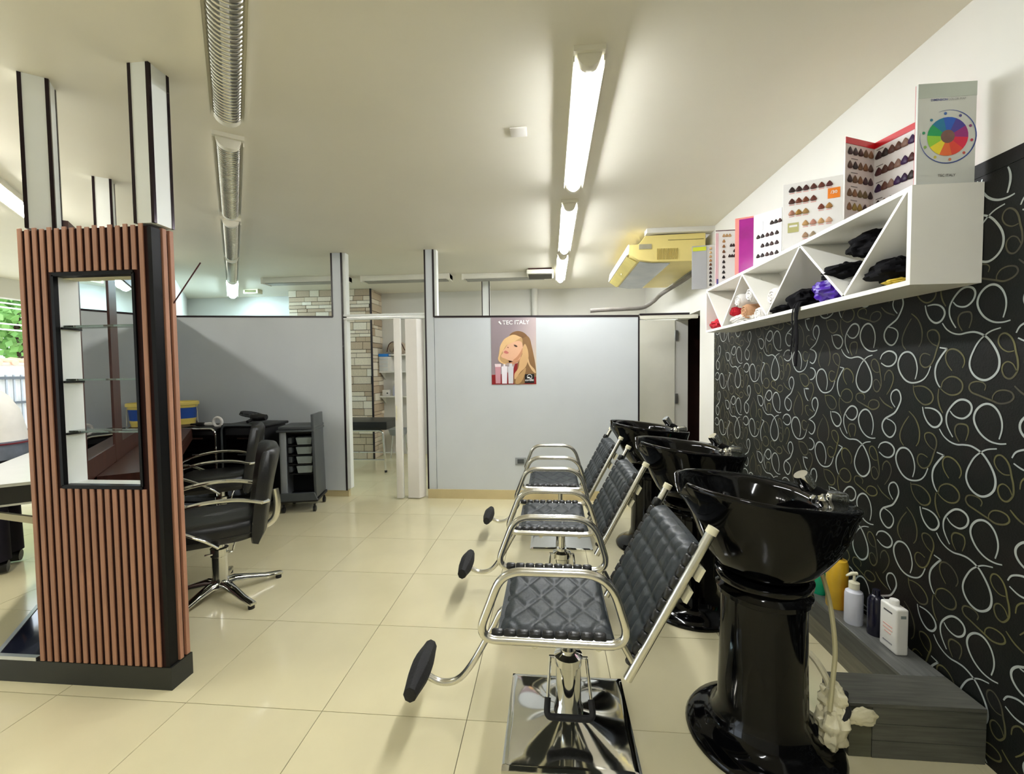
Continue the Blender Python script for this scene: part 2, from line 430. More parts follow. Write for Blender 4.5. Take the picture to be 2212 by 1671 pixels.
tube_light((.172, -.9), (.172, .42), 'lit tube light of the right row behind the camera', WH, group=G1)
D0 = Vector((-1.593, 2.08)); dd = Vector((-.6105, .792))
G2 = 'tube lights of the slanting row'
def drow(a, b): return (D0+dd*a), (D0+dd*b)
def dl_(a, b, *k, **kk):
    p, q = drow(a, b); return tube_light((p.x, p.y), (q.x, q.y), *k, **kk)
dl_(-1.35, 0, 'unlit ribbed tube light cut by top edge of photo', ribs=1, w=.125, group=G2)
dl_(.21, 1.56, 'unlit tube light of the left row, second from the camera', ribs=1, w=.125, group=G2)
dl_(1.71, 3.06, 'unlit tube light of the left row, third from the camera', ribs=1, w=.125, group=G2)
dl_(3.10, 4.46, 'unlit tube light of the left row with beige end cap, fourth from camera', ribs=1, w=.125, group=G2)
dl_(4.50, 5.90, 'bluish lit tube light at far end of the left row', lit((205, 240, 255), TUBE*.7), w=.125, group=G2)
# row beyond the mirror wall
E0 = Vector((-3.74, 2.70)); G3 = 'lit tubes beyond the mirror wall'
for a, b, tx in ((-1.9, -.55, 'lit tube light beyond mirror wall, out of frame on the left'), (-.4, .68, 'lit tube light beyond the slatted divider at left edge of photo')):
    p = E0+dd*a; q = E0+dd*b
    tube_light((p.x, p.y), (q.x, q.y), tx, lit((255, 252, 245), TUBE*.7), group=G3)
# rear room fixtures across
def rear_light(x0, x1, y, label):
    t = thing('ceiling_strip_light', label, 'light', (x0, y, HC), 0, 'unlit strip lights of the rear room')
    L = x1-x0
    MB().box(0, L, -.09, .09, -.07, 0).build('housing', M_lamp, t, local=True, bevel=.006)
    MB().box(.05, L-.05, -.075, .075, -.078, -.0705).build('diffuser_panel', mat('grey louvre', (150, 148, 138), .4, var=.1), t, local=True)
    for a in (0, L-.03): MB().box(a, a+.03, -.092, .092, -.082, 0).build('end_cap', M_lamp, t, local=True)
rear_light(-3.93, -2.72, 5.74, 'unlit strip light above the stone column, leftmost of three')
rear_light(-2.55, -1.32, 5.80, 'unlit strip light above the folding door, middle of three')
rear_light(-1.17, -.02, 5.86, 'unlit strip light above the poster, rightmost of three')
t = thing('ceiling_speaker', 'white ceiling speaker box with dark grille next to far tube', 'speaker', (-.12, 5.72, HC))
MB().box(-.17, .17, -.16, .16, -.075, -.02).build('frame', M_lamp, t, local=True, bevel=.01)
MB().box(-.15, .15, -.14, .14, -.084, -.0755).build('grille', mat('dark grille', (70, 66, 50), .6, var=.15), t, local=True)
MB().box(-.15, .15, -.14, .14, -.02, 0).build('mount', M_dark, t, local=True)
t = thing('emergency_light', 'small cream ceiling unit with olive window beside the bluish tube', 'light', (-4.60, 6.42, HC))
MB().box(-.12, .12, -.06, .06, -.07, 0).build('case', M_cream, t, local=True, bevel=.012)
MB().box(-.09, .09, -.064, -.0605, -.058, -.02).build('window', mat('olive window', (110, 108, 60), .3, var=.1), t, local=True)
q = onplane(1120, 284, 2, HC)
tag(MB().box(q.x-.045, q.x+.045, q.y-.045, q.y+.045, HC-.006, HC).build('ceiling_cover_plate', M_pvc, bevel=.002), 'small square cover plate on the bare ceiling', 'cover plate')

# ================================================================== AIR CONDITIONER
t = thing('air_conditioner', 'yellowed ceiling air conditioner above the corner passage', 'air conditioner', (1.1, 4.8, 2.38))
prof = [(1.44, 2.635), (.896, 2.625), (.835, 2.55), (.75, 2.545), (.738, 2.46), (.833, 2.400), (.956, 2.382), (1.44, 2.375)]
MB().prism(prof, 1, 4.19, 5.52).build('body', M_yellow, t, bevel=.012)
MB().prism([(.742, 2.552), (.752, 2.552), (.738, 2.455), (.728, 2.458)], 1, 4.21, 5.50).build('white_front_edge', M_pvc, t)
b_ = MB().prism([(.735, 2.452), (.742, 2.445), (.826, 2.396), (.822, 2.389)], 1, 4.25, 5.48).build('air_outlet', mat('olive yellow louvre', (190, 176, 96), .5, var=.08), t)
MB().box(.775, .782, 4.84, 4.86, 2.405, 2.43).build('louvre_joint', M_cream, b_)
MB().prism([(.848, 2.394), (.958, 2.374), (1.13, 2.371), (1.13, 2.377), (.958, 2.381), (.85, 2.40)], 1, 4.23, 5.50).build('underside_panel', mat('grey blue filter panel', (172, 178, 186), .25, .2, var=.1, vscale=4), t)
MB().box(.835, .95, 4.183, 4.192, 2.50, 2.545).build('logo_plate', mat('grey logo plate', (176, 172, 150), .3, .3, var=.1), t)
gl = MB()
for i in range(12): gl.box(1.0+i*.0165, 1.008+i*.0165, 4.184, 4.192, 2.40, 2.50)
gl.build('side_grille', mat('dark yellow slot', (176, 156, 84), .5, var=.05), t)
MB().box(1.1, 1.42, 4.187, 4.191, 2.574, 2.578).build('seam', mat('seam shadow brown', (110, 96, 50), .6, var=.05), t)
MB().box(1.38, 1.50, 4.6, 5.3, 2.42, 2.60).build('wall_bracket', M_dgrey, t)
tag(MB().box(.90, XW, 4.15, 4.26, 2.637, HC).build('mounting_board', M_white, bevel=.003), 'white board on ceiling above the air conditioner', 'board')
pts = [(1.475, 4.35, 2.44), (1.475, 4.7, 2.36), onplane(1430, 634, 1, 4.92), onplane(1412, 650, 1, 4.85), onplane(1388, 664, 1, 4.78), onplane(1350, 667, 1, 4.69), onplane(1305, 669, 1, 4.63), onplane(1275, 671, 1, 4.62)]
tag(MB().tube(spline(pts, 5), .022, 10).build('insulated_pipe', mat('grey pipe insulation', (150, 145, 138), .8, var=.15, bump=.3)), 'grey insulated pipe sagging from air conditioner onto partition', 'pipe')

# ================================================================== SLATTED DIVIDER
t = thing('slatted_divider', 'brown slatted wooden divider with glass shelf window and black base', 'divider', (-1.98, 1.76, 0))
YD = 1.705
# base follows the front and, on the left, the mirror wall
pb = L3(.11, -.33, 0); qb = L3(1.0, -.33, 0); rb = L3(1.0, 0, 0); sb = L3(.05, 0, 0)
MB().prism([(-1.66, YD), (-1.66, 1.818), (-2.0, 1.818), (sb.x, sb.y), (rb.x, rb.y), (qb.x, qb.y), (pb.x, YD)], 2, 0, .10).build('base', mat('black base board', (34, 36, 30), .5, var=.2), t)
# carcass: backing board with the window cut out
cz0, cz1, wx0, wx1, wz0, wz1 = .10, 2.012, -2.14, -1.758, .90, 1.818
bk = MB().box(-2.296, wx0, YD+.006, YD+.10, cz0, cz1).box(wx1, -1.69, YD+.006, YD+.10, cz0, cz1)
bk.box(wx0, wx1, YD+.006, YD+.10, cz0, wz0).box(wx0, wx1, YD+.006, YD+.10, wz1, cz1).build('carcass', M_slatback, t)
# slats
sl = {}
def slat(x0, x1, z0, z1):
    MBs = MB().box(x0, x1, YD, YD+.006, z0, z1).build('slat', M_slat, t, bevel=.001, seg=1)
n = 17; pitch = (2.296-1.690)/n
for i in range(n):
    x0 = -2.296+i*pitch; x1 = x0+pitch*.56
    tz = 2.022-.006*(i % 2)
    if x1 < wx0-.002 or x0 > wx1+.002: slat(x0, x1, .102, tz)
    else: slat(x0, x1, .102, wz0-.012); slat(x0, x1, wz1+.012, tz)
for y0 in (1.757, 1.792):
    MB().box(-1.682, -1.664, y0, y0+.021, .102, 2.016).build('slat', M_slat, t, bevel=.002, seg=1)
    MB().box(-2.316, -2.298, y0-.03, y0-.008, .102, 2.016).build('slat', M_slat, t, bevel=.002, seg=1)
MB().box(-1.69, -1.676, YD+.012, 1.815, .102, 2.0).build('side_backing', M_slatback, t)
MB().box(-1.688, -1.670, YD+.004, 1.752, .102, 2.008).build('corner_strip', mat('jet black strip', (6, 6, 7), .4, var=.1, spec=.15), t)
# window lining, glass shelves
wf = MB().box(wx0-.006, wx0+.008, YD-.001, YD+.018, wz0, wz1).box(wx1-.008, wx1+.004, YD-.001, YD+.03, wz0, wz1)
wf.box(wx0, wx1, YD-.001, YD+.04, wz1-.006, wz1+.010).box(wx0, wx1, YD-.001, YD+.03, wz0-.012, wz0+.004).build('window_lining', mat('jet black strip', (6, 6, 7), .4, var=.1, spec=.15), t)
MB().box(wx0-.002, wx0+.006, YD+.018, YD+.10, wz0, wz1).build('white_side', M_post, t)
MB().box(wx0, wx1, YD+.03, YD+.10, wz0-.012, wz0+.002).build('sill', M_post, t)
MB().box(wx0, wx1, YD+.04, YD+.10, wz1-.008, wz1+.004).build('head', M_cream, t)
for z in (1.600, 1.365, 1.135):
    MB().box(wx0+.006, wx1-.004, YD+.032, YD+.098, z-.004, z+.004).build('glass_shelf', M_glass, t)
    MB().box(wx0+.006, wx0+.016, YD+.02, YD+.10, z-.014, z-.005).build('shelf_support', M_black, t)
# post on the divider's right end
def tall_post(poly_c, du, dn, ax_u, ax_n, z0, label):
    c = Vector(poly_c); u = Vector(ax_u); n = Vector(ax_n)
    p = thing('ceiling_post', label, 'post', (c.x+u.x*du/2+n.x*dn/2, c.y+u.y*du/2+n.y*dn/2, z0), 0, 'white posts reaching the ceiling')
    P = [c, c+u*du, c+u*du+n*dn, c+n*dn]
    MB().prism([(q.x, q.y) for q in P], 2, z0, HC).build('shaft', M_post, p)
    for i, q in enumerate(P):
        a = (P[(i+1) % 4]-q).normalized(); b = (P[(i-1) % 4]-q).normalized()
        q0 = q-a*.0025-b*.0025
        MB().prism([(v.x, v.y) for v in (q0, q0+a*.013, q0+a*.013+b*.013, q0+b*.013)], 2, z0, HC-.001).build('dark_edge_strip', mat('bronze edge strip', (38, 26, 34), .15, .6, var=.1), p)
    return p
tall_post((-1.741, 1.7075, 0), .09, .095, (1,0,0), (0,1,0), 2.0225, 'white post on right end of the slatted divider, dark edge strips')
for u, z0, lb in ((-.065, 2.0225, 'white post at left end of the slatted divider'), (1.10, 2.1005, 'white post behind the divider between the two front posts'), (2.27, 2.1005, 'white post farther along the mirror wall, behind the divider')):
    tall_post(L3(u, -.106, 0), .095, .092, MU, MN, z0, lb)

# mirror wall behind the divider
t = thing('mirror_wall', 'brown framed salon mirror wall seen through the divider window', 'mirror', L3(1.7, -.05, 0))
MB().box(.035, 3.52, -.095, -.006, .101, 2.10, LM).build('backing', M_brown, t)
st_ = [(.035, .165), (.77, .97), (1.75, 1.90), (2.60, 2.75), (3.44, 3.52)]
for (a, b), (c0, c1) in zip(st_, st_[1:]):
    MB().box(b, c0, -.006, -.001, .955, 2.045, LM).build('mirror_panel', M_mirror, t)
    MB().box(b, c0, -.1, -.0955, .955, 2.045, LM).build('mirror_panel', M_mirror, t)
    for z0, z1 in ((.85, .955), (2.045, 2.1)): MB().box(b, c0, -.006, .004, z0, z1, LM).build('frame_rail', M_brown, t)
for a, b in st_: MB().box(a, b, -.006, .005, .101, 2.1, LM).build('frame_stile', M_brown, t)
MB().box(.3, 3.5, .0065, .27, .81, .85, LM).build('counter', M_brown, t)
MB().box(.3, 3.5, .255, .272, .74, .81, LM).build('counter_apron', M_brown, t)
for u in (.9, 1.9, 2.9): MB().prism([(-.012, .80), (.22, .80), (-.012, .5)], 0, u, u+.03, LM).build('bracket', M_brown, t)
t = thing('counter_table', 'white topped counter with black edge beyond the slatted divider', 'counter', L3(1.0, -.33, .0))
MB().box(.34, 3.4, -.58, -.108, .842, .852, LM).build('top', mat('white counter top', (206, 209, 212), .3, var=.02), t)
MB().box(.345, 3.4, -.575, -.108, .748, .842, LM).build('core', M_black, t)
MB().box(.338, .345, -.58, -.108, .742, .752, LM).build('edge_trim', M_alu, t)
MB().box(.338, .345, -.58, -.108, .838, .853, LM).build('edge_trim', M_alu, t)
MB().prism([(-.108, .60), (-.108, .56), (-.50, .72), (-.50, .748)], 0, .40, .425, LM).build('brace', M_cream, t)
MB().box(3.3, 3.36, -.55, -.5, 0, .748, LM).box(.9, .95, -.2, -.15, .1125, .748, LM).build('leg', M_alu, t)
# glossy dark plinth left of the divider
t = thing('plinth_top', 'glossy black plinth slab with aluminium edges left of the divider', 'plinth', L3(.5, -.22, .10))
MB().prism([(-2.32, YD+.02), (L3(.03, -.11, 0).x-.0, L3(.03, -.11, 0).y), L3(1.0, -.11, 0)[:2], L3(1.0, -.312, 0)[:2], (L3(.125, -.312, 0).x, YD+.02)], 2, .10, .112).build('slab', mat('polished black granite', (22, 26, 40), .05, var=.4, vscale=9, coat=.5), t)
MB().box(L3(.11, -.33, 0).x, -2.318, YD, YD+.02, .10, .116).build('edge_trim', M_alu, t)
MB().box(.12, 1.0, -.33, -.312, .10, .116, LM).build('edge_trim', M_alu, t)
# thin rod
a = onplane(433, 567, 1, 1.80); b = onplane(390, 632, 1, 1.80); dv = (b-a)
tag(MB().cyl(a, a+dv*1.75, .0028, 8).build('thin_stick', mat('dark red rod', (70, 20, 28), .4, var=.1)), 'thin dark red stick poking out behind right edge of the slatted divider', 'stick')

# ================================================================== SHAMPOO CHAIRS
def diamonds(u, v, c):
    a = (u+v*.62)/c; b = (u-v*.62)/c
    d = min(abs(a-round(a)), abs(b-round(b)))
    return 1-exp(-(d/.085)**2)
def squares(u, v, c):
    d = min(abs(u/c-round(u/c)), abs(v/c-round(v/c)))
    return 1-exp(-(d/.13)**2)
def shampoo_chair(label):
    t = thing('shampoo_chair', label, 'chair', (0,0,0), 0, 'quilted shampoo chairs in front of the wash basins')
    def bp(u, v):
        x = (u-.5)*.48; y = (v-.5)*.48; d = max(abs(x), abs(y))/.24
        r = min(1, sqrt(x*x+y*y)/.24)
        h = .018+.045*(1-r)**1.6 + .006*(1-d)
        return (x, y, h if d < .97 else .012)
    pb = MB().grid(bp, 36, 36); pb.box(-.24, .24, -.24, .24, 0, .012)
    pb.build('base_plate', M_chrome, t, local=True, ang=50)
    MB().lathe([(.001, .03), (.06, .03), (.056, .07), (.049, .09), (.049, .24), (.055, .245), (.055, .275), (.03, .285), (.03, .30), (.001, .30)], 24).build('pump_cylinder', M_chrome, t, local=True)
    MB().cyl((0,0,.29), (0,0,.45), .019).build('piston', M_chrome, t, local=True)
    MB().cyl((-.075, 0, .262), (.075, 0, .262), .006, 8).build('pedal_axle', M_chrome, t, local=True)
    pd = fillet([(-.07,-.0,.262), (-.085,-.12,.115), (.085,-.12,.115), (.07,0,.262)], .02, 5)
    MB().tube(pd, .006, 8).build('pedal_arms', M_chrome, t, local=True)
    MB().tube(fillet([(-.080,-.083,.16), (-.085,-.12,.115), (.085,-.12,.115), (.080,-.083,.16)], .02, 5), .012, 10).build('pedal_grip', M_rubber, t, local=True)
    MB().box(-.13, .10, -.07, .07, .445, .462).build('seat_plate', M_blackmatte, t, local=True, bevel=.004)
    for y in (-.265, .265):
        P = fillet([(-.315, y, .49), (-.225, y, .722), (.125, y, .722), (.195, y, .485)], [.05, .10, .13, .06], 8, closed=True)
        MB().tube(P, .0145, 12, closed=True).build('arm_loop', M_chrome2, t, local=True)
    for x in (-.12, .09): MB().tube([(x, -.265, .474), (x, .265, .474)], .012, 8).build('cross_bar', M_chrome2, t, local=True)
    def st(u, v):
        x = -.255+u*.40; y = (v-.5)*.47
        e = min(u, 1-u, v, 1-v); edge = min(1, e/.06)
        z = .488-.014*sin(pi*v)+.028*sqrt(max(0, edge))*.8 - .022*max(0, .12-u)/.12
        z += .0062*diamonds(x, y, .105)*edge
        x2 = x + (.0 if 0 < u < 1 else 0)
        return (x2, y, z)
    top = MB().grid(st, 56, 60)
    top.box(-.25, .14, -.222, .222, .470, .488)
    top.build('seat_cushion', M_leather, t, local=True, ang=60)
    sm_ = MB().lathe([(.013, -.019), (.0175, -.013), (.0175, .013), (.013, .019)], 10, ax=(1,0,0)).mesh('strap', M_leather2)
    for y in (-.262, .262):
        for i in range(9): piece('strap', sm_, t, (-.245+i*.0425, y*.955, .503), scale=(1.05, .9, .85))
    # back
    A = Vector((.182, 0, .375)); B = Vector((.440, 0, .862)); d = (B-A).normalized(); nf = Vector((-d.z, 0, d.x))
    for y in (-.262, .262):
        yy = Vector((0, y, 0))
        MB().tube([A+yy, B+yy], .0155, 12).build('back_rail', M_chrome2, t, local=True)
        MB().tube([B+yy, B+yy+d*.022], .018, 12).build('rail_cap', M_cream, t, local=True)
        MB().tube([A+yy*.98+d*.05, (.17, y*.98, .485)], .011, 8).build('hinge_bar', M_chrome2, t, local=True)
    L = (B-A).length
    def bk(u, v):
        s_ = .055+u*.435; y = (v-.5)*.475
        e = min(u, 1-u, v, 1-v); edge = min(1, e/.06)
        off = .006+.022*sqrt(max(0, edge))-.010*sin(pi*v) + .010*squares(s_, y, .084)*edge
        if u > .85: off -= .03*((u-.85)/.15)**2
        p = A+d*s_+nf*off; return (p.x, y, p.z)
    bm_ = MB().grid(bk, 60, 60)
    bm_.grid(lambda u, v: tuple(A+d*(.06+u*.425)-nf*.012+Vector((0, (v-.5)*.46, 0))), 2, 2)
    bm_.build('back_cushion', M_leather, t, local=True, ang=60)
    q = Vector((1,0,0)).rotation_difference(d).to_euler()
    for y in (-.262, .262):
        for i in range(11):
            p = A+d*(.06+i*.042); piece('strap', sm_, t, (p.x+nf.x*.014, y*.955, p.z+nf.z*.014), rot=q, scale=(1, .8, 1))
    for s_ in (.34, .42):
        p = A+d*s_-nf*.032; MB().box(-.022, .022, -.275, .275, -.006, .006, Matrix.Translation(p) @ q.to_matrix().to_4x4()).build('back_bar', M_cream, t, local=True)
    # footrest
    P = spline([(-.10,0,.462), (-.24,0,.452), (-.30,0,.36), (-.38,0,.22), (-.44,0,.150), (-.51,0,.135), (-.575,0,.165)], 6)
    fr = MB().tube(P, .0135, 12).build('footrest_tube', M_chrome2, t, local=True)
    MB().tube([(-.59, -.145+.29*i/8, .186) for i in range(9)], [.026, .031, .037, .042, .044, .042, .037, .031, .026], 8, flat=1.15).build('footrest_pad', M_rubber, t, local=True, ang=30, bevel=.003)
    return t
sc1 = shampoo_chair('quilted black shampoo chair nearest the camera, whole chrome base in view')
ch2 = copy_tree(sc1); ch2['label'] = 'quilted black shampoo chair in the middle of the row of three'
ch3 = copy_tree(sc1); ch3['label'] = 'quilted black shampoo chair farthest back, under the poster wall'
sc1.location = (.062, 1.665, 0); ch2.location = (.062, 2.62, 0); ch3.location = (.075, 3.52, 0)

# ================================================================== WASH BASINS
def ring(z, x0, x1, hw, e, n=48, tilt=1.0, notch=0.0):
    R = []
    cx = (x0+x1)/2; ax = (x1-x0)/2
    for j in range(n):
        a = 2*pi*j/n; c = cos(a); s_ = sin(a)
        x = cx+ax*math.copysign(abs(c)**(2/e), c); y = hw*math.copysign(abs(s_)**(2/e), s_)
        if x < cx: y *= 1-.22*((cx-x)/ax)**2
        zz = z-.12*x*tilt*max(0, (z-.63)/.3)
        if notch and x < cx and abs(y) < .075: zz -= notch*cos(y/.075*pi/2)*((cx-x)/ax)**4
        R.append((x, y, zz))
    return R
def basin(label):
    t = thing('wash_basin', label, 'basin', (0,0,0), 0, 'black ceramic backwash basins on pedestals')
    MB().lathe([(.001, 0), (.262, 0), (.265, .012), (.255, .026), (.22, .04), (.185, .055), (.168, .075), (.160, .10), (.150, .13), (.146, .30), (.143, .55), (.001, .55)], 48).build('pedestal', M_blackgloss, t, local=True, ang=50)
    MB().lathe([(.001, .545), (.145, .545), (.158, .553), (.160, .570), (.148, .580), (.142, .588), (.148, .598), (.160, .606), (.162, .622), (.150, .634), (.001, .634)], 48).build('collar', M_blackgloss, t, local=True, ang=50)
    R = [ring(.632, -0.126, 0.140, .135, 2), ring(.655, -0.160, 0.159, .16, 2.05), ring(.70, -0.194, 0.202, .188, 2.1), ring(.76, -0.228, 0.234, .212, 2.3), ring(.83, -0.260, 0.255, .232, 2.5), ring(.895, -0.288, 0.265, .244, 2.7, notch=.03),
         ring(.925, -0.307, 0.271, .251, 2.8, notch=.045), ring(.938, -0.308, 0.272, .252, 2.8, notch=.055), ring(.942, -0.301, 0.265, .245, 2.8, notch=.055),
         ring(.936, -0.286, 0.160, .218, 2.6, notch=.055), ring(.915, -0.276, 0.145, .205, 2.5, notch=.05), ring(.85, -0.242, 0.135, .185, 2.4), ring(.78, -0.184, 0.120, .15, 2.2), ring(.745, -0.107, 0.070, .09, 2), ring(.74, -0.049, 0.020, .04, 2)]
    MB().rings(R).build('bowl', M_blackgloss, t, local=True, ang=70)
    fx = thing  # faucet pieces
    z = .925
    MB().lathe([(.001, 0), (.034, 0), (.034, .012), (.026, .02), (.024, .035), (.001, .038)], 20, (.175, -.04, z-.02)).build('faucet_base', M_chrome, t, local=True)
    MB().box(.18, .255, -.075, -.012, z-.03, z+.018).build('lever', M_chrome, t, local=True, bevel=.014, seg=3)
    MB().tube([(.19, -.04, z), (.16, -.045, z+.02), (.125, -.05, z+.035)], [.020, .018, .017], 12).build('spout_neck', M_blackmatte, t, local=True)
    MB().lathe([(.001, -.006), (.020, -.006), (.027, .0), (.0275, .046), (.023, .056), (.001, .056)], 20, (.128, -.05, z+.036), ax=(-.55, -.1, .83)).build('spray_head', M_chrome, t, local=True)
    MB().tube(spline([(.19, .02, .70), (.23, .0, .55), (.22, -.06, .40), (.19, -.10, .29), (.17, -.12, .20)], 6), .008, 8).build('water_hose', mat('cream hose', (190, 182, 140), .5, var=.05), t, local=True)
    return t
b1 = basin('black wash basin nearest the camera, bottles beside its pedestal')
b2 = copy_tree(b1); b2['label'] = 'black wash basin in the middle of the row of three'
b3 = copy_tree(b1); b3['label'] = 'black wash basin farthest back, in front of the cream door'
b1.location = (.783, 1.66, 0); b2.location = (.805, 2.56, 0); b3.location = (.775, 3.44, 0)

# ================================================================== LOW LEDGE AND BOTTLES
t = thing('low_ledge', 'low grey wood laminate ledge boxing in the wall behind basins', 'ledge', (1.42, 2.8, 0))
ZL = .20
MB().box(1.335, 1.494, 1.745, 4.10, ZL-.015, ZL).build('top_board', M_wood, t, bevel=.0015, seg=1)
MB().box(1.337, 1.352, 1.745, 4.10, .10, ZL-.0155).build('front_board', mat('dark laminate face', (74, 76, 72), .45, var=.25, vscale=5, stretch=(14, 1.2, 14)), t)
MB().box(1.337, 1.352, 1.745, 4.10, 0, .0995).build('front_board', mat('brown grey laminate face', (100, 97, 82), .45, var=.25, vscale=5, stretch=(14, 1.2, 14)), t)
MB().box(1.045, 1.494, 1.585, 1.7445, ZL-.015, ZL).build('block_top', M_wood2, t, bevel=.0015, seg=1)
for i, (z0, z1) in enumerate(((.001, .064), (.066, .125), (.127, ZL-.016))):
    MB().box(1.125, 1.493, 1.587, 1.60, z0, z1).build('end_board', M_wood2, t)
MB().box(1.048, 1.1235, 1.589, 1.602, .001, ZL-.016).build('end_board', mat('olive grey laminate', (82, 82, 66), .45, var=.25, vscale=5, stretch=(1.2, 14, 14)), t)
MB().box(1.048, 1.062, 1.6025, 1.742, .001, ZL-.016).build('side_board', M_wood, t)

def bottle(label, x, y, prof, m_, cap=None, pump=None, rect=None, n=24):
    t = thing('bottle', label, 'bottle', (x, y, ZL), 0, 'bottles on the grey ledge')
    if rect:
        a, b, h = rect
        MB().box(-a/2, a/2, -b/2, b/2, 0, h).build('body', m_, t, local=True, bevel=.009, seg=3)
    else: MB().lathe(prof, n).build('body', m_, t, local=True)
    h = rect[2] if rect else max(z for r, z in prof)
    if cap: MB().lathe([(r, z+h) for r, z in cap[0]], 18).build('cap', cap[1], t, local=True)
    if pump:
        mm, s_ = pump
        MB().lathe([(.001, h), (.017*s_, h), (.017*s_, h+.022*s_), (.006, h+.028*s_), (.005, h+.05*s_), (.001, h+.05*s_)], 16).build('pump_collar', mm, t, local=True)
        MB().tube([(.012, 0, h+.055*s_), (-.01, 0, h+.055*s_), (-.03*s_, -.004, h+.048*s_)], [.008, .0085, .004], 10).build('pump_nozzle', mm, t, local=True)
    return t
M_bw = flat('white bottle plastic', (236, 234, 226), .35)
w = bottle('white rectangular bottle with flat cap and faint print, nearest on the ledge', 1.425, 1.905, None, M_bw, cap=([(.001, 0), (.017, 0), (.017, .018), (.015, .021), (.001, .021)], M_bw), rect=(.048, .092, .192))
M_pink = flat('pink print', (222, 180, 170))
for zz, nm, mm_, ln in ((.160, 'print', flat('dark print', (90, 88, 90)), .045), (.100, 'print', M_pink, .05), (.085, 'print', M_pink, .05), (.070, 'print', M_pink, .035), (.03, 'print', flat('grey print2', (150, 150, 150)), .05)):
    MB().box(-.0248, -.0240, -ln/2, ln/2, zz, zz+.006).build('printed_line', mm_, w, local=True)
MB().box(-.008, .012, -.0468, -.0460, .155, .167).build('printed_line', flat('grey print3', (140, 150, 145)), w, local=True)
bottle('pale lilac pump bottle with cream pump', 1.392, 2.095, [(.001, 0), (.034, 0), (.036, .004), (.036, .135), (.033, .148), (.022, .156), (.019, .162), (.001, .162)], flat('pale lilac plastic', (214, 216, 226), .35), pump=(flat('cream pump', (232, 228, 200), .4), 1.25))
bottle('dark navy bottle standing between the pump bottle and the white one', 1.428, 2.01, [(.001, 0), (.03, 0), (.031, .004), (.031, .15), (.024, .17), (.014, .178), (.014, .20), (.001, .20)], flat('navy plastic', (18, 17, 34), .25))
bottle('big yellow bottle with black neck and white pump stem', 1.405, 2.235, [(.001, 0), (.042, 0), (.045, .006), (.046, .18), (.046, .215), (.040, .235), (.022, .240), (.020, .242), (.001, .242)], mat('yellow gel', (214, 172, 44), .3, var=.15, vscale=10), cap=([(.001, 0), (.02, 0), (.02, .03), (.005, .034), (.005, .075), (.001, .075)], M_blackmatte))
bottle('small red bottle tucked behind the pump bottle', 1.445, 2.165, [(.001, 0), (.026, 0), (.028, .004), (.028, .09), (.02, .10), (.001, .10)], flat('red plastic', (200, 34, 26), .3))
bottle('bright green bottle behind the hose of the near basin', 1.405, 2.37, [(.001, 0), (.036, 0), (.038, .006), (.048, .14), (.046, .20), (.03, .225), (.001, .225)], mat('green gel', (24, 176, 128), .2, var=.15, vscale=10))
bottle('dark green bottle behind the middle basin faucet', 1.42, 3.85, [(.001, 0), (.04, 0), (.042, .006), (.042, .42), (.03, .47), (.02, .48), (.02, .545), (.001, .545)], mat('dark green glass', (14, 82, 48), .2, var=.1))
# crumpled bag and drain by the near pedestal
def blob(name, c, s, seed, amp, m_, parent=None, sc_=3.0, n=28, mm=18, ridg=False):
    def fn(p):
        q = p*sc_+Vector((seed*7.3, seed*1.7, 0)); v = noise.noise(q)+.5*noise.noise(q*2.3)
        return 1+amp*(v if not ridg else (.6-abs(v)*1.6))
    return MB().ell(c, s[0], s[1], s[2], n, mm, fn).build(name, m_, parent, ang=35)
t = thing('plastic_bag', 'crumpled cream plastic bag stuffed beside the near pedestal', 'bag', (1.02, 1.72, 0))
M_bag = mat('cream plastic bag', (226, 218, 184), .35, var=.12, vscale=9, bump=.3, bscale=25)
blob('upper_fold', (.998, 1.60, .20), (.042, .042, .055), 2, .38, M_bag, t, 2.2, 40, 28)
blob('lower_fold', (.985, 1.575, .115), (.048, .048, .075), 5, .35, M_bag, t, 2.0, 40, 28)
blob('flap', (1.075, 1.565, .165), (.05, .012, .030), 8, .3, M_bag, t, 2.0, 32, 20)
MB().tube(spline([(.995, 1.60, .21), (.985, 1.61, .26), (.97, 1.64, .30), (.955, 1.67, .32)], 5), .012, 8).build('twisted_neck', M_bag, t)
tag(MB().tube(spline([(1.055, 1.62, .209), (1.035, 1.59, .205), (1.025, 1.558, .19), (1.01, 1.55, .165), (1.0, 1.548, .15)], 6), .009, 8).build('drain_hose', M_rubber), 'short black hose by the crumpled bag', 'hose')

# ================================================================== WALL SHELF
SX, SY0, SY1, SZ0, SZ1 = 1.267, 1.66, 3.672, 1.672, 2.018
t = thing('wall_shelf', 'long white wall shelf with zigzag dividers above black wallpaper', 'shelf', (1.386, 2.66, SZ0))
M_sh = mat('white shelf board', (240, 238, 230), .4, var=.015)
BT = .018
MB().box(SX, XW-.006, SY0, SY1, SZ1-BT, SZ1).build('top_board', M_sh, t)
MB().box(SX, XW-.006, SY0, SY1, SZ0, SZ0+BT).build('bottom_board', M_sh, t)
MB().box(SX, XW-.006, SY0, SY0+BT, SZ0+BT, SZ1-BT).build('end_board', M_sh, t)
MB().box(SX, XW-.006, SY1-.012, SY1, SZ0+BT, SZ1-BT).build('end_board', M_sh, t)
MB().box(XW-.012, XW-.006, SY0+BT, SY1-.012, SZ0+BT, SZ1-BT).build('back_board', M_sh, t)
zt, zb = SZ1-BT, SZ0+BT
tops = [SY0+.03, 2.345, 3.01, SY1-.02]; bots = [2.01, 2.68, 3.345]
dv = []
for i, b_ in enumerate(bots): dv += [(tops[i], b_), (tops[i+1], b_)]
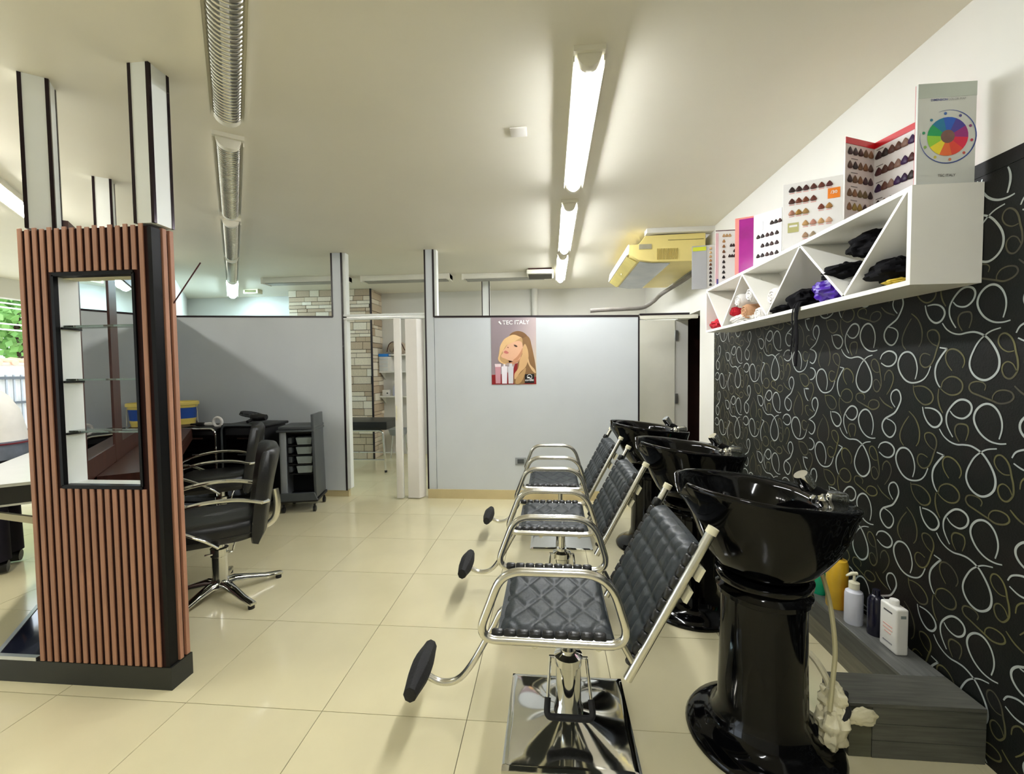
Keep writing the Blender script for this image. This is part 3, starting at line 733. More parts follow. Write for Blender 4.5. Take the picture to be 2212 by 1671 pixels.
for a, b_ in dv:
    e = .007*(1 if b_ > a else -1); th = .0085
    MB().prism([(a-th, zt), (a+th, zt), (b_+th, zb), (b_-th, zb)], 0, SX, XW-.013).build('diagonal_divider', M_sh, t)
M_tw = mat('white towel', (236, 232, 226), .9, var=.06, vscale=20, bump=.5, bscale=160)
M_tan = mat('tan towel', (196, 150, 112), .9, var=.1, vscale=20, bump=.5, bscale=160)
M_red = mat('red towel', (196, 24, 44), .85, var=.15, vscale=14, bump=.5, bscale=140)
M_cape = mat('black cape fabric', (6, 5, 8), .8, var=.3, vscale=8, bump=.3, bscale=40, spec=.12)
M_purple = mat('purple satin', (62, 12, 146), .35, var=.25, vscale=9)
def towel_roll(px, py, r, m_, label, x0=1.285, L=.16):
    p = onplane(px, py, 0, x0); c = (x0, p.y, p.z)
    t = thing('rolled_towel', label, 'towel', (x0, p.y, p.z-r), 0, 'rolled towels in the wall shelf')
    def fn(u, v):
        a = v*2*pi; rr = r*(1+.06*noise.noise(Vector((u*4, cos(a)*2, sin(a)*2+px))))
        e = min(1, min(u, 1-u)/.12); rr *= .82+.18*sqrt(e)
        return (x0+u*L, p.y+rr*cos(a), p.z+rr*sin(a))
    MB().grid(fn, 12, 20).build('roll', m_, t, ang=80)
    sp = [Vector((x0+.002-.004*(i % 2), p.y+r*.82*(i/40)*cos(i*.42), p.z+r*.82*(i/40)*sin(i*.42))) for i in range(3, 41)]
    MB().tube(sp, r*.12, 6).build('spiral_end', m_, t, ang=80)
towel_roll(1618, 637, .050, M_tw, 'white rolled towel on top of the towel pile')
towel_roll(1593, 650, .048, M_tw, 'white rolled towel left of the topmost one in the pile')
towel_roll(1607, 673, .050, M_tan, 'tan rolled towel in the middle of the white towel pile')
towel_roll(1636, 679, .047, M_tw, 'white rolled towel at right of the tan towel')
towel_roll(1579, 672, .036, M_red, 'red rolled towel at left of the tan towel')
towel_roll(1667, 642, .056, M_tw, 'white rolled towel leaning behind the diagonal divider', x0=1.32, L=.14)
q = onplane(1593, 694, 0, 1.285)
tag(blob('crumpled_towel', (1.33, q.y, SZ0+BT+.028), (.055, .14, .03), 3, .5, M_tw, None, 3.2, ridg=True), 'crumpled white towel flat at bottom of the towel pile', 'towel')
q = onplane(1540, 700, 0, 1.285)
tag(blob('folded_towel', (1.335, 3.53, SZ0+BT+.035), (.07, .105, .04), 9, .35, M_red, None, 2.2, ridg=True), 'folded red towel in the farthest shelf compartment', 'towel')
def cloth(name, px, py, s, seed, m_, label, x0=1.33, sitz=None, amp=.34):
    p = onplane(px, py, 0, x0); z = p.z if sitz is None else sitz+s[2]*.9
    return tag(blob(name, (x0+.03, p.y, z), s, seed, amp, m_, None, 2.0, 32, 20), label, 'cape')
zf = SZ0+BT
cloth('black_cape', 1678, 674, (.06, .10, .026), 11, M_cape, 'flat black cape at bottom left of the purple cloth', 1.30, zf)
cloth('black_cape', 1726, 650, (.07, .10, .055), 12, M_cape, 'black folded cape left of the purple cloth', 1.315, zf)
cloth('purple_cape', 1782, 636, (.065, .095, .055), 13, M_purple, 'shiny purple satin cape on the shelf', 1.31, zf+.016, .4)
cloth('black_cape', 1808, 586, (.07, .11, .036), 14, M_cape, 'bundled black cape wedged above the purple cloth', 1.31)
cloth('black_cape', 1862, 528, (.06, .10, .055), 15, M_cape, 'dark cape pushed high under the shelf top', 1.36)
cloth('black_cape', 1842, 630, (.055, .05, .036), 17, M_cape, 'black cape bunched right of the purple cloth', 1.33, zf)
cloth('black_cape', 1915, 600, (.075, .105, .045), 16, M_cape, 'black cape in the compartment nearest the camera', 1.32, zf+.03)
q = onplane(1935, 612, 0, 1.30)
tag(blob('yellow_cloth', (1.33, q.y+.01, zf+.014), (.05, .05, .014), 21, .4, flat('yellow cloth', (214, 188, 70), .8), None), 'small yellow cloth under the nearest black cape', 'cloth')
p0 = onplane(1722, 668, 0, 1.262); 
mb = MB()
for k, (dx, ln, w_) in enumerate(((0, .30, .016), (.03, .24, .007), (-.02, .20, .006))):
    P = spline([(1.30, p0.y+dx, zf+.03), (1.268, p0.y+dx, zf+.022), (1.257, p0.y+dx+.005, zf-.03), (1.256, p0.y+dx+.012*(k-1), zf-ln*.5), (1.257, p0.y+dx+.02*k, zf-ln)], 6)
    mb.tube(P, w_, 8, flat=.3)
tag(mb.build('cape_straps', M_cape, ang=60), 'black cape ties dangling below the shelf edge', 'straps')

# ------------------------------------------------------------------ colour charts on the shelf
SW = {}
def swm(c):
    if c not in SW: SW[c] = mat('hair swatch %d' % len(SW), c, .45, var=.25, vscale=60)
    return SW[c]
swme = MB().lathe([(.02, -.42), (.36, -.40), (.52, -.30), (.56, -.16), (.44, .08), (.26, .32), (.10, .48), (.02, .52)], 12).mesh('swatch', swm((40, 20, 16)), ang=70)
class Chart:
    def __init__(s, name, label, a, b, h, z0, m_, th=.006, t=None):
        s.a = Vector((a[0], a[1], z0)); s.b = Vector((b[0], b[1], z0)); s.L = (s.b-s.a).length; s.h = h
        s.u = (s.b-s.a)/s.L; s.n = Vector((s.u.y, -s.u.x, 0))
        if s.n.y > 0: s.n = -s.n
        s.t = t or thing(name, label, 'colour chart', tuple((s.a+s.b)/2), 0, 'hair colour charts on the wall shelf')
        s.o = rootloc(s.t)
        s.slab(0, 1, 0, 1, -th, 0, 'page', m_)
    def P(s, u, v, n): return s.a+s.u*(u*s.L)+Vector((0, 0, v*s.h))+s.n*n
    def slab(s, u0, u1, v0, v1, n0, n1, name, m_):
        c = [s.P(u, v, n) for n in (n0, n1) for (u, v) in ((u0, v0), (u1, v0), (u1, v1), (u0, v1))]
        return MB().add(c, [(3,2,1,0),(4,5,6,7),(0,1,5,4),(1,2,6,5),(2,3,7,6),(3,0,4,7)]).build(name, m_, s.t)
    def sw(s, u, v, c, w=.02, h=.02):
        R = Matrix((s.u, -s.n, Vector((0,0,1)))).transposed().to_4x4()
        M = Matrix.Translation(s.P(u, v, .002)-s.o) @ R @ Matrix.Diagonal((w*1.15, .012, h*1.1, 1))
        piece('swatch', swme, s.t, M=M, m=swm(c))
    def text(s, body, u, v, size, m_, n=.0012, bold=0, name='lettering'):
        me = text_mesh(body, size, m_, name, bold)
        R = Matrix((s.u, Vector((0,0,1)), s.n)).transposed().to_4x4()
        piece(name, me, s.t, M=Matrix.Translation(s.P(u, v, n)-s.o) @ R)
M_page = flat('white chart page', (236, 234, 232), .4)
M_pageg = flat('grey chart page', (206, 202, 196), .4)
ZS = SZ1+.001
dk = [(40,22,20), (30,18,20), (56,26,22), (48,20,26)]; br_ = [(96,48,32), (120,66,40), (104,60,30), (140,92,52)]; lt_ = [(176,126,78), (190,150,104), (170,118,96), (206,170,124)]
# 1: farthest
c = Chart('hair_colour_chart', 'grey edged hair colour chart farthest along the shelf', (1.148, 3.655), (1.42, 3.60), .345, ZS+.002, M_pageg)
c.slab(0, .40, 0, 1, .0005, .004, 'grey_cover', flat('grey cover', (168, 170, 172), .4))
c.slab(.02, .38, .88, .97, .0045, .006, 'tag', flat('lime tag', (206, 214, 50), .4))
for i in range(10): c.sw(.50, .92-i*.092, (lt_[3], lt_[3], lt_[1], lt_[0], br_[2], dk[2], dk[2], dk[1], dk[1], (18,14,16))[i], .017, .022)
for u, vs in ((.66, (.74, .65, .56)), (.82, (.66, .57, .47)), (.96, (.64, .56, .46, .38))):
    for k, v in enumerate(vs): c.sw(u, v, (lt_[2], br_[3], br_[0], dk[2])[k], .017, .022)
# 2
c = Chart('hair_colour_chart', 'pink edged hair colour chart second from far end of shelf', (1.275, 3.500), (1.452, 3.490), .42, ZS, M_page)
c.slab(0, .12, .05, .95, .0005, .002, 'pink_strip', flat('pink strip', (230, 190, 196), .4))
c.slab(.05, .12, .02, .12, .0022, .003, 'tag', flat('violet tag', (86, 80, 150), .4))
for i in range(8): c.sw(.34, .80-i*.093, (lt_[0], br_[3], br_[2], dk[2], dk[1], dk[0], (22,16,18), (20,20,26))[i], .018, .024)
for u in (.34, .46, .58): c.sw(u, .90, lt_[1], .018, .024)
for u, v in ((.64, .72), (.74, .72), (.78, .62), (.58, .53), (.68, .53), (.78, .53)): c.sw(u, v, dk[3], .018, .024)
c.slab(0, 1, .985, 1.0, .0005, .002, 'edge_line', flat('maroon edge', (90, 40, 60), .4))
# 3: magenta folder with chart page
c = Chart('hair_colour_folder', 'magenta folder opened to a white page of dark swatches', (1.289, 3.18), (1.392, 3.135), .40, ZS, flat('pink folder edge', (240, 150, 140), .35))
c.slab(.22, 1, .03, .97, .0005, .002, 'magenta_cover', mat('magenta print', (176, 40, 150), .15, var=.25, vscale=5, coat=.4))
c2 = Chart('x', '', (1.394, 3.134), (1.502, 2.990), .40, ZS, M_page, t=c.t)
c2.slab(.10, .34, .72, .86, .0005, .002, 'tag', flat('silver tag', (198, 200, 204), .25))
for v, us, cs in ((.80, (.66, .80, .94), dk), (.62, (.17, .33, .50, .66, .84), dk), (.46, (.33, .5, .66, .84), dk), (.30, (.17, .33, .5, .66, .84), dk), (.12, (.17, .33, .5), [br_[1], br_[0], lt_[0]])):
    for k, u in enumerate(us):
        c2.sw(u, v, cs[k % len(cs)], .021, .026)
# 4: large white chart
c = Chart('hair_colour_chart', 'large white hair colour chart with an orange tag', (1.262, 2.500), (1.500, 2.396), .348, ZS, M_page)
c.text('/30', .855, .765, .022, M_page, .0026, .0004)
c.slab(.755, .955, .68, .83, .0005, .002, 'orange_tag', flat('orange tag', (238, 132, 34), .4))
c.slab(.085, .275, .255, .40, .0005, .002, 'olive_tag', flat('olive tag', (184, 180, 118), .4))
c.slab(.11, .25, .335, .365, .0021, .0028, 'tag_print', M_page)
rows = [(.90, (.15, .27, .39, .52, .65, .78), [dk[0], dk[2], (64,24,24), (80,32,26), (96,40,30), (84,30,30)]), (.725, (.15, .27, .39, .52), [(70,26,18), (104,48,26), (110,56,26), (96,44,30)]),
        (.55, (.15, .27, .39), [(160,112,92), (150,110,40), (150,116,66)]), (.58, (.65, .78), [(116,56,40), (156,110,50)]),
        (.37, (.39, .52, .65, .78), [(178,138,88), (176,124,106), (186,146,96), (200,158,128)]), (.19, (.39, .52), [(160,128,100), (150,132,104)])]
ul = flat('pink underline', (226, 160, 150), .5)
for v, us, cs in rows:
    for u, cc in zip(us, cs):
        c.sw(u, v, cc, .024, .028)
        c.slab(u-.045, u+.045, v-.058, v-.048, .0004, .0012, 'underline', ul)
# 5: open red topped folder
ZF = .345
A5, F5, R5 = (1.262, 2.005), (1.428, 2.078), (1.474, 1.905)
c = Chart('hair_colour_folder', 'red topped folder standing open in a V with five rows of swatches', A5, F5, ZF, ZS, M_pageg)
M_rd = flat('red folder edge', (196, 16, 28), .35)
c.slab(0, 1, .925, 1, .0005, .002, 'red_band', M_rd)
cols5 = [(44,28,34), (70,44,30), (60,34,40), (100,84,50), (140,120,56)]
for r_ in range(5):
    for k in range(5): c.sw(.15+k*.18, .84-r_*.17, [cols5[r_], cols5[r_], dk[k % 4], (96,70,44), (120,84,52)][(k+r_) % 5], .022, .032)
    if r_: c.slab(.2, .42, .84-r_*.17+.075, .84-r_*.17+.085, .0005, .0012, 'printed_line', flat('grey print4', (120, 116, 112)))
c5 = Chart('x', '', F5, R5, ZF, ZS, M_page, t=c.t)
c5.slab(0, 1, .925, 1, .0005, .002, 'red_band', M_rd)
cols6 = [(52,28,34), (72,30,34), (50,26,66), (54,44,40)]
for r_ in range(4):
    for k in range(6): c5.sw(.12+k*.15, .82-r_*.205+.0*k, [cols6[r_], (40,30,30), (84,52,44), (96,60,48), (140,110,96), (60,30,80)][(k+r_) % 6] if k else cols6[r_], .026, .034)
    c5.slab(.06, .22, .82-r_*.205+.07, .82-r_*.205+.08, .0005, .0012, 'printed_line', flat('grey print4', (120, 116, 112)))
# 6: grey box with colour wheel
t6 = thing('colour_wheel_box', 'pale grey box printed with a colour wheel, nearest on the shelf', 'box', (1.379, 1.70, ZS), 0, None)
c = Chart('x', '', (1.285, 1.668), (1.473, 1.668), .345, ZS, flat('pale grey card', (208, 210, 204), .45), th=.009, t=t6)
c.slab(0, 1, .86, 1, .0003, .001, 'top_band', flat('grey green card', (186, 194, 184), .45))
wheel = [(230,70,50), (235,110,50), (240,220,50), (150,210,60), (20,160,90), (20,120,160), (30,90,190), (70,60,150), (150,40,120), (220,30,70)]
cx, cz, rw = .52, .47, .066
for k, cc in enumerate(wheel):
    a0 = radians(-41)-2*pi*k/10; a1 = a0-2*pi/10
    P = [c.P(cx, cz, .0012)+c.u*(r*cos(a))+Vector((0,0,r*sin(a))) for r, a in [(.022, a0), (rw, a0), (rw, (a0*2+a1)/3), (rw, (a0+2*a1)/3), (rw, a1), (.022, a1)]]
    MB().add(P, [tuple(range(6))]).build('wheel_sector', flat('wheel colour %d' % k, cc, .4), t6)
    am = (a0+a1)/2+.2; q = c.P(cx, cz, .0012)+c.u*((rw+.013)*cos(am))+Vector((0,0,(rw+.013)*sin(am)))
    MB().add([q+c.u*(.005*cos(j*pi/5))+Vector((0,0,.005*sin(j*pi/5))) for j in range(10)], [tuple(range(10))]).build('wheel_dot', flat('dot colour %d' % k, tuple(int(x*.7+40) for x in cc), .4), t6)
q = c.P(cx, cz, .0014)
MB().add([q+c.u*(.0225*cos(j*pi/12))+Vector((0,0,.0225*sin(j*pi/12))) for j in range(24)], [tuple(range(24))]).build('wheel_hub', mat('brown hub', (120, 84, 76), .4, var=.2, vscale=20), t6)
v = []; n_ = 40
for i in range(n_+1):
    a = radians(110)-radians(300)*i/n_
    for r in (rw+.023, rw+.023+.004*sin(pi*(i+2)/(n_+4))): v.append(q+c.u*(r*cos(a))+Vector((0,0,r*sin(a))))
MB().add(v, [(2*i, 2*i+1, 2*i+3, 2*i+2) for i in range(n_)]).build('wheel_arc', mat('blue arc', (44, 70, 150), .4, var=.3, vscale=12), t6)
c.slab(0, 1, 0, 1, -.011, -.0092, 'red_back', flat('red card back', (190, 30, 50), .5))
c.text('DIMENSION', .36, .835, .010, flat('blue print', (60, 66, 140)), bold=.0002)
c.text('COLOR MAP', .66, .835, .010, flat('grey print5', (140, 142, 140)), bold=.0)
c.text('TEC ITALY', .52, .085, .012, flat('dark print5', (84, 82, 80)), bold=.0002)

# ================================================================== POSTER, SWITCH
PX0, PX1, PZ0, PZ1 = -.623, -.145, 1.231, 1.951
t = thing('poster', 'poster of a blond model with three bottles on the partition', 'poster', (-.384, YP, PZ0))
def bgmat():
    mt = bpy.data.materials.new('poster background'); mt.use_nodes = True; nt = mt.node_tree; b = nt.nodes['Principled BSDF']
    tc = nt.nodes.new('ShaderNodeTexCoord'); mp = nt.nodes.new('ShaderNodeMapping'); mp.inputs['Rotation'].default_value = (0, radians(-28), 0)
    sp = nt.nodes.new('ShaderNodeSeparateXYZ'); r = nt.nodes.new('ShaderNodeValToRGB')
    nt.links.new(tc.outputs['Generated'], mp.inputs[0]); nt.links.new(mp.outputs[0], sp.inputs[0]); nt.links.new(sp.outputs['X'], r.inputs[0])
    e = r.color_ramp.elements; e[0].position = .0; e[0].color = lin((150, 136, 142))+(1,); e[1].position = 1.0; e[1].color = lin((238, 222, 176))+(1,)
    k = r.color_ramp.elements.new(.5); k.color = lin((190, 174, 174))+(1,)
    nt.links.new(r.outputs[0], b.inputs['Base Color']); b.inputs['Roughness'].default_value = .3
    return mt
MB().box(PX0, PX1, YP-.0035, YP-.0022, PZ0, PZ1).build('sheet', bgmat(), t)
def pp(cx, cy, l): return (PX0+(cx-165)*.000577, YP-.0036-.0003*l, PZ1-(cy-190)*.000583)
def shape(name, pts, l, col, smooth=True, rough=.35):
    P = [Vector(pp(x, y, l)) for x, y in pts]
    if smooth: P = spline(P+[P[0]], 4)[:-1]
    MB().add(P, [tuple(range(len(P)))]).build(name, flat('poster '+name+' %d %d %d' % col, col, rough), t)
shape('garment', [(170,1245),(330,1235),(560,1180),(600,1050),(760,1000),(900,1080),(985,1230),(990,1300),(990,1420),(170,1420)], 1, (140, 20, 26), False)
shape('hair', [(500,530),(560,480),(660,455),(760,480),(830,540),(880,600),(910,720),(940,860),(970,1020),(988,1180),(985,1280),(920,1300),(800,1400),(590,1415),(585,1250),(640,1150),(660,1000),(740,820),(745,700),(700,600),(600,560)], 2, (140, 104, 66))
shape('hair_under', [(430,600),(560,520),(720,560),(745,700),(720,900),(600,990),(420,1040),(330,1000),(300,930),(330,760)], 3, (196, 156, 108))
shape('neck', [(480,960),(690,900),(700,960),(650,1020),(560,1060),(500,1040)], 3, (196, 140, 106))
shape('face', [(470,700),(540,660),(650,635),(720,650),(748,720),(745,820),(715,900),(680,965),(600,1000),(520,992),(430,955),(360,925),(350,890),(385,850),(380,810),(420,770),(440,740)], 4, (228, 180, 148))
shape('cheek_shade', [(740,760),(745,830),(700,920),(640,985),(560,990),(640,920),(700,840)], 5, (200, 142, 106))
shape('hair_strand', [(745,760),(790,690),(840,800),(850,950),(800,1100),(700,1200),(600,1330),(590,1230),(660,1130),(690,980),(735,880)], 6, (214, 174, 124))
shape('hair_strand', [(850,950),(880,1060),(960,1150),(985,1220),(930,1190),(860,1080),(835,1000)], 7, (220, 184, 136))
shape('hair_strand', [(620,1300),(720,1200),(800,1120),(780,1250),(700,1390),(610,1405)], 7, (186, 148, 98))
shape('fringe', [(500,545),(580,520),(720,560),(640,620),(550,670),(450,710),(400,780),(350,860),(322,940),(350,1000),(420,1040),(500,1060),(400,1050),(320,1010),(290,950),(315,860),(328,740),(370,650),(420,590)], 8, (226, 188, 136))
shape('hair_crown', [(505,530),(560,482),(660,457),(760,482),(830,545),(760,570),(700,560),(600,520)], 9, (128, 92, 58))
shape('eye', [(580,700),(620,706),(650,730),(640,745),(605,735)], 9, (76, 52, 44))
shape('nostril', [(462,738),(482,742),(492,756),(470,755)], 9, (130, 78, 60))
shape('lips', [(395,832),(425,806),(460,818),(490,848),(455,864),(415,852)], 9, (206, 120, 112))
shape('tube', [(232,1050),(340,1050),(332,1400),(243,1400)], 10, (204, 150, 160), False)
shape('tube_cap', [(228,1046),(344,1046),(340,1100),(234,1100)], 11, (236, 216, 220), False)
shape('bottle', [(352,1095),(388,1088),(390,1050),(420,1050),(422,1086),(460,1095),(450,1405),(360,1405)], 10, (238, 232, 240), False)
shape('bottle', [(470,1100),(496,1094),(497,1040),(550,1040),(552,1092),(575,1100),(565,1405),(480,1405)], 10, (214, 214, 220), False)
shape('badge', [(790,1238),(945,1232),(955,1245),(952,1398),(778,1400),(780,1250)], 10, (18, 14, 16), False)
M_pw = flat('poster white', (248, 246, 244), .4)
v = []
for i in range(25):
    a = radians(200)-radians(290)*i/24
    for r in (38, 46): v.append(pp(868+r*cos(a), 1285-r*sin(a), 11))
MB().add(v, [(2*i, 2*i+1, 2*i+3, 2*i+2) for i in range(24)]).build('badge_swirl', M_pw, t)
shape('badge_leaf', [(820,1310),(850,1285),(890,1312)], 11, (246, 246, 246))
def ptext(body, cx, cy, size, bold=0):
    me = text_mesh(body, size, M_pw, 'lettering', bold)
    p = Vector(pp(cx, cy, 12))-rootloc(t)
    piece('lettering', me, t, M=Matrix.Translation(p) @ Matrix.Rotation(pi/2, 4, 'X'))
ptext('TEC ITALY', 626, 302, .060, .0008); ptext('corollé', 865, 1345, .032, .0006)
shape('brand_mark', [(300,285),(328,265),(338,288),(362,316),(355,338),(332,318),(315,300)], 12, (248, 246, 244), False)
t = thing('light_switch', 'small grey switch plate low on the partition', 'switch', (-.32, YP, .41))
MB().box(-.379, -.261, YP-.008, YP, .372, .451).build('plate', M_grey, t, bevel=.003)
MB().box(-.355, -.285, YP-.012, YP-.0082, .388, .436).build('rocker', M_dgrey, t, bevel=.002)

# ================================================================== FOLDING DOOR
t = thing('folding_door', 'white folding door pushed open beside the doorway', 'door', (-1.46, 4.58, 0))
MB().box(-1.665, -1.592, 4.515, 4.56, .012, 1.95).build('lead_post', M_pvc, t, bevel=.006)
MB().box(-1.650, -1.641, 4.495, 4.514, .86, 1.02).build('handle', M_cream, t, bevel=.003)
fp = [(-1.572, 4.63), (-1.545, 4.54), (-1.420, 4.535), (-1.368, 4.62)]
for i, (a, b_) in enumerate(zip(fp, fp[1:])):
    a = Vector(a); b_ = Vector(b_); d = (b_-a).normalized(); nn = Vector((-d.y, d.x))*.010
    MB().prism([tuple(a+d*.002), tuple(b_-d*.002), tuple(b_-d*.002+nn), tuple(a+d*.002+nn)], 2, .012, 1.945).build('fold_panel', M_pvc, t)
for i in range(4):
    x = -1.56+i*.045
    MB().prism([(x, 4.60), (x+.008, 4.60), (x+.03, 4.70), (x+.022, 4.70)], 2, .012, 1.945).build('fold_panel', M_pvc, t)

# ================================================================== SALON CHAIRS
def salon_chair(label):
    t = thing('salon_chair', label, 'chair', (0,0,0), 0, 'black salon chairs facing the mirror wall')
    for k in range(5):
        a = radians(-62+72*k); R = Matrix.Rotation(a, 4, 'Z')
        sec = []
        for r, z, w_, h in ((.02, .075, .03, .045), (.08, .085, .028, .035), (.16, .068, .024, .026), (.25, .045, .021, .02), (.340, .034, .020, .018), (.352, .031, .018, .012)):
            sec.append([R @ Vector((r, y*w_, z+zz*h/2)) for y, zz in ((-1, -1), (1, -1), (1, .3), (.6, 1), (-.6, 1), (-1, .3))])
        lg = MB().rings(sec).build('leg', M_chrome, t, local=True, ang=50)
        p = R @ Vector((.328, 0, 0)); MB().lathe([(.001, 0), (.018, 0), (.018, .022), (.001, .022)], 12, (p.x, p.y, 0)).build('foot', M_blackmatte, lg, local=True)
    MB().lathe([(.001, .06), (.05, .06), (.047, .10), (.043, .12), (.043, .25), (.050, .255), (.050, .30), (.028, .305), (.024, .38), (.001, .38)], 24).build('column', M_chrome, t, local=True)
    MB().tube([(-.075, -.03, .275), (.075, -.03, .275)], .007, 8).build('pump_bar', M_chrome, t, local=True)
    MB().tube(fillet([(.07, -.03, .275), (.075, -.03, .30), (.11, -.05, .40)], .01), .006, 8).build('pump_lever', M_chrome, t, local=True)
    MB().box(-.10, .12, -.12, .12, .375, .392).build('seat_plate', M_blackmatte, t, local=True)
    st = MB()
    sec = []
    for z, k in ((.385, .88), (.395, .97), (.43, 1.0), (.47, 1.0), (.495, .985), (.51, .93), (.517, .75)):
        R = []
        for j in range(40):
            a = 2*pi*j/40; c_ = cos(a); s_ = sin(a)
            x = -.035+.25*k*math.copysign(abs(c_)**(2/4.5), c_); y = .245*k*math.copysign(abs(s_)**(2/4.5), s_)
            R.append((x, y, z+.012*max(0, -x)))
        sec.append(R)
    se = st.rings(sec).build('seat', M_leather2, t, local=True, ang=70)
    MB().tube([(p[0]*1.003, p[1]*1.003, p[2]) for p in sec[2]], .004, 6, closed=True).build('piping', M_leather2, se, local=True)
    prof = [(.185,.345),(.225,.335),(.262,.40),(.285,.55),(.315,.72),(.342,.84),(.350,.89),(.335,.925),(.304,.932),(.278,.91),(.255,.84),(.225,.70),(.195,.55),(.175,.42)]
    n_ = 12; sec = []
    for j in range(n_+1):
        v = j/n_*2-1; y = .225*v; k = (1-abs(v)**6*.35)
        cx_, cz_ = .262, .65
        sec.append([(cx_+(x-cx_)*k-.035*v*v, y, cz_+(z-cz_)*(1-.05*abs(v)**4)) for x, z in prof])
    MB().rings(sec).build('backrest', M_leather2, t, local=True, ang=75)
    MB().tube(spline([(.315, 0, .62), (.325, 0, .52), (.30, 0, .42), (.20, 0, .375), (.06, 0, .37)], 5), .022, 10, flat=.4).build('back_support', M_chrome2, t, local=True)
    for y in (-.275, .275):
        P = spline([(.225, y, .615), (.10, y, .648), (-.06, y, .655), (-.22, y, .628), (-.345, y, .575)], 5)
        Q = spline([(-.345, y, .575), (-.22, y*1.0, .535), (-.08, y*.98, .455), (.0, y*.9, .385)], 5)
        ar = MB().tube(P, .017, 10, flat=.75).tube(Q, .014, 10, flat=.75).build('armrest', M_chrome, t, local=True)
        MB().tube([(.0, y*.9, .384), (.0, y*.3, .383)], .011, 8).build('armrest_mount', M_chrome, t, local=True)
        MB().tube([(.225, y, .615), (.262, y*.8, .606)], .012, 8).build('armrest_end', M_chrome, t, local=True)
    return t
RZ = math.atan2(.613, .790)
s1 = salon_chair('black salon chair just right of the slatted divider, star base in view')
s2 = copy_tree(s1); s2['label'] = 'black salon chair behind the nearer one, before the black trolleys'
s1.location = (-2.065, 2.49, 0); s2.location = (-2.90, 3.55, 0)
s1.rotation_euler = (0, 0, RZ); s2.rotation_euler = (0, 0, RZ-.05)

# ================================================================== TROLLEYS
def caster(mb, x, y): mb.cyl((x-.012, y, .028), (x+.012, y, .028), .028, 14).box(x-.008, x+.008, y-.01, y+.01, .045, .075)
def black_trolley(label, x0, x1, ztop, y=4.12, chrome=True):
    t = thing('black_trolley', label, 'trolley', ((x0+x1)/2, y, 0), 0, 'black trolleys along the partition')
    w_ = (x1-x0)/2
    MB().box(-w_+.02, w_-.02, -.16, .20, .10, ztop-.02).build('body', M_blackmatte, t, local=True, bevel=.02)
    MB().box(-w_, w_, -.18, .22, ztop-.03, ztop).build('top_tray', M_blackmatte, t, local=True, bevel=.012)
    MB().box(-w_, w_, -.18, .22, .075, .11).build('bottom_tray', M_blackmatte, t, local=True, bevel=.01)
    P = fillet([(-w_+.01, -.185, .10), (-w_+.01, -.185, ztop-.006), (w_-.01, -.185, ztop-.006), (w_-.01, -.185, .10)], .06, 6)
    MB().tube(P, .009, 8).build('front_frame', M_chrome if chrome else M_dgrey, t, local=True)
    for i in range(4):
        z = .16+i*.16
        d = MB().box(-w_+.04, w_-.04, -.175, -.161, z, z+.14).build('drawer', M_blackgloss, t, local=True, bevel=.006)
        MB().box(-.06, .06, -.182, -.1755, z+.10, z+.115).build('drawer_handle', M_dgrey if i < 3 else M_chrome2, d, local=True)
    for sx in (-1, 1):
        for sy in (-.14, .18):
            mb = MB(); caster(mb, sx*(w_-.04), sy); mb.build('caster', M_blackmatte, t, local=True)
    return t
black_trolley('black trolley with chrome front frame behind the salon chairs', -3.66, -3.25, .85)
black_trolley('second black trolley with rounded top, next to the grey open trolley', -3.22, -2.77, .88, 4.14, False)
t = thing('hair_dryer', 'black hair dryer with coiled cord on second black trolley', 'hair dryer', (-3.0, 4.14, .88))
MB().tube([(-.02, 0, .05), (.06, 0, .055), (.13, 0, .055)], [.036, .04, .028], 14).build('barrel', M_blackmatte, t, local=True)
MB().tube([(.0, -.01, .04), (.0, -.10, .02)], .016, 10).build('handle', M_blackmatte, t, local=True)
cd = []
for i in range(60):
    a = i*.33; cd.append((-.03+.13*cos(a)*(1-.003*i), .02+.09*sin(a), .035+.05*sin(a*.5)**2+.0006*i))
MB().tube(cd, .005, 6).build('cord', M_rubber, t, local=True)
def small(name, label, cat, loc, mb, m_): 
    o = mb.build(name, m_, None); o.location = loc; return tag(o, label, cat)
rg = [(.045*cos(2*pi*i/20), -.03, .047+.045*sin(2*pi*i/20)) for i in range(20)]
small('tape_roll', 'white ring shaped roll on first black trolley', 'roll', (-3.34, 4.1, .85), MB().tube(rg, .013, 8, closed=True), M_pvc)
small('hair_clipper', 'white hair clipper lying on first black trolley', 'clipper', (-3.45, 4.1, .85), MB().tube([(-.07, 0, .02), (0, 0, .022), (.05, 0, .018)], [.014, .02, .015], 10), M_pvc)
small('brush', 'black brush at left end of first black trolley', 'brush', (-3.57, 4.08, .85), MB().tube([(-.07, 0, .02), (-.02, 0, .02), (0, 0, .022), (.07, 0, .022)], [.01, .01, .02, .02], 10), M_blackmatte)
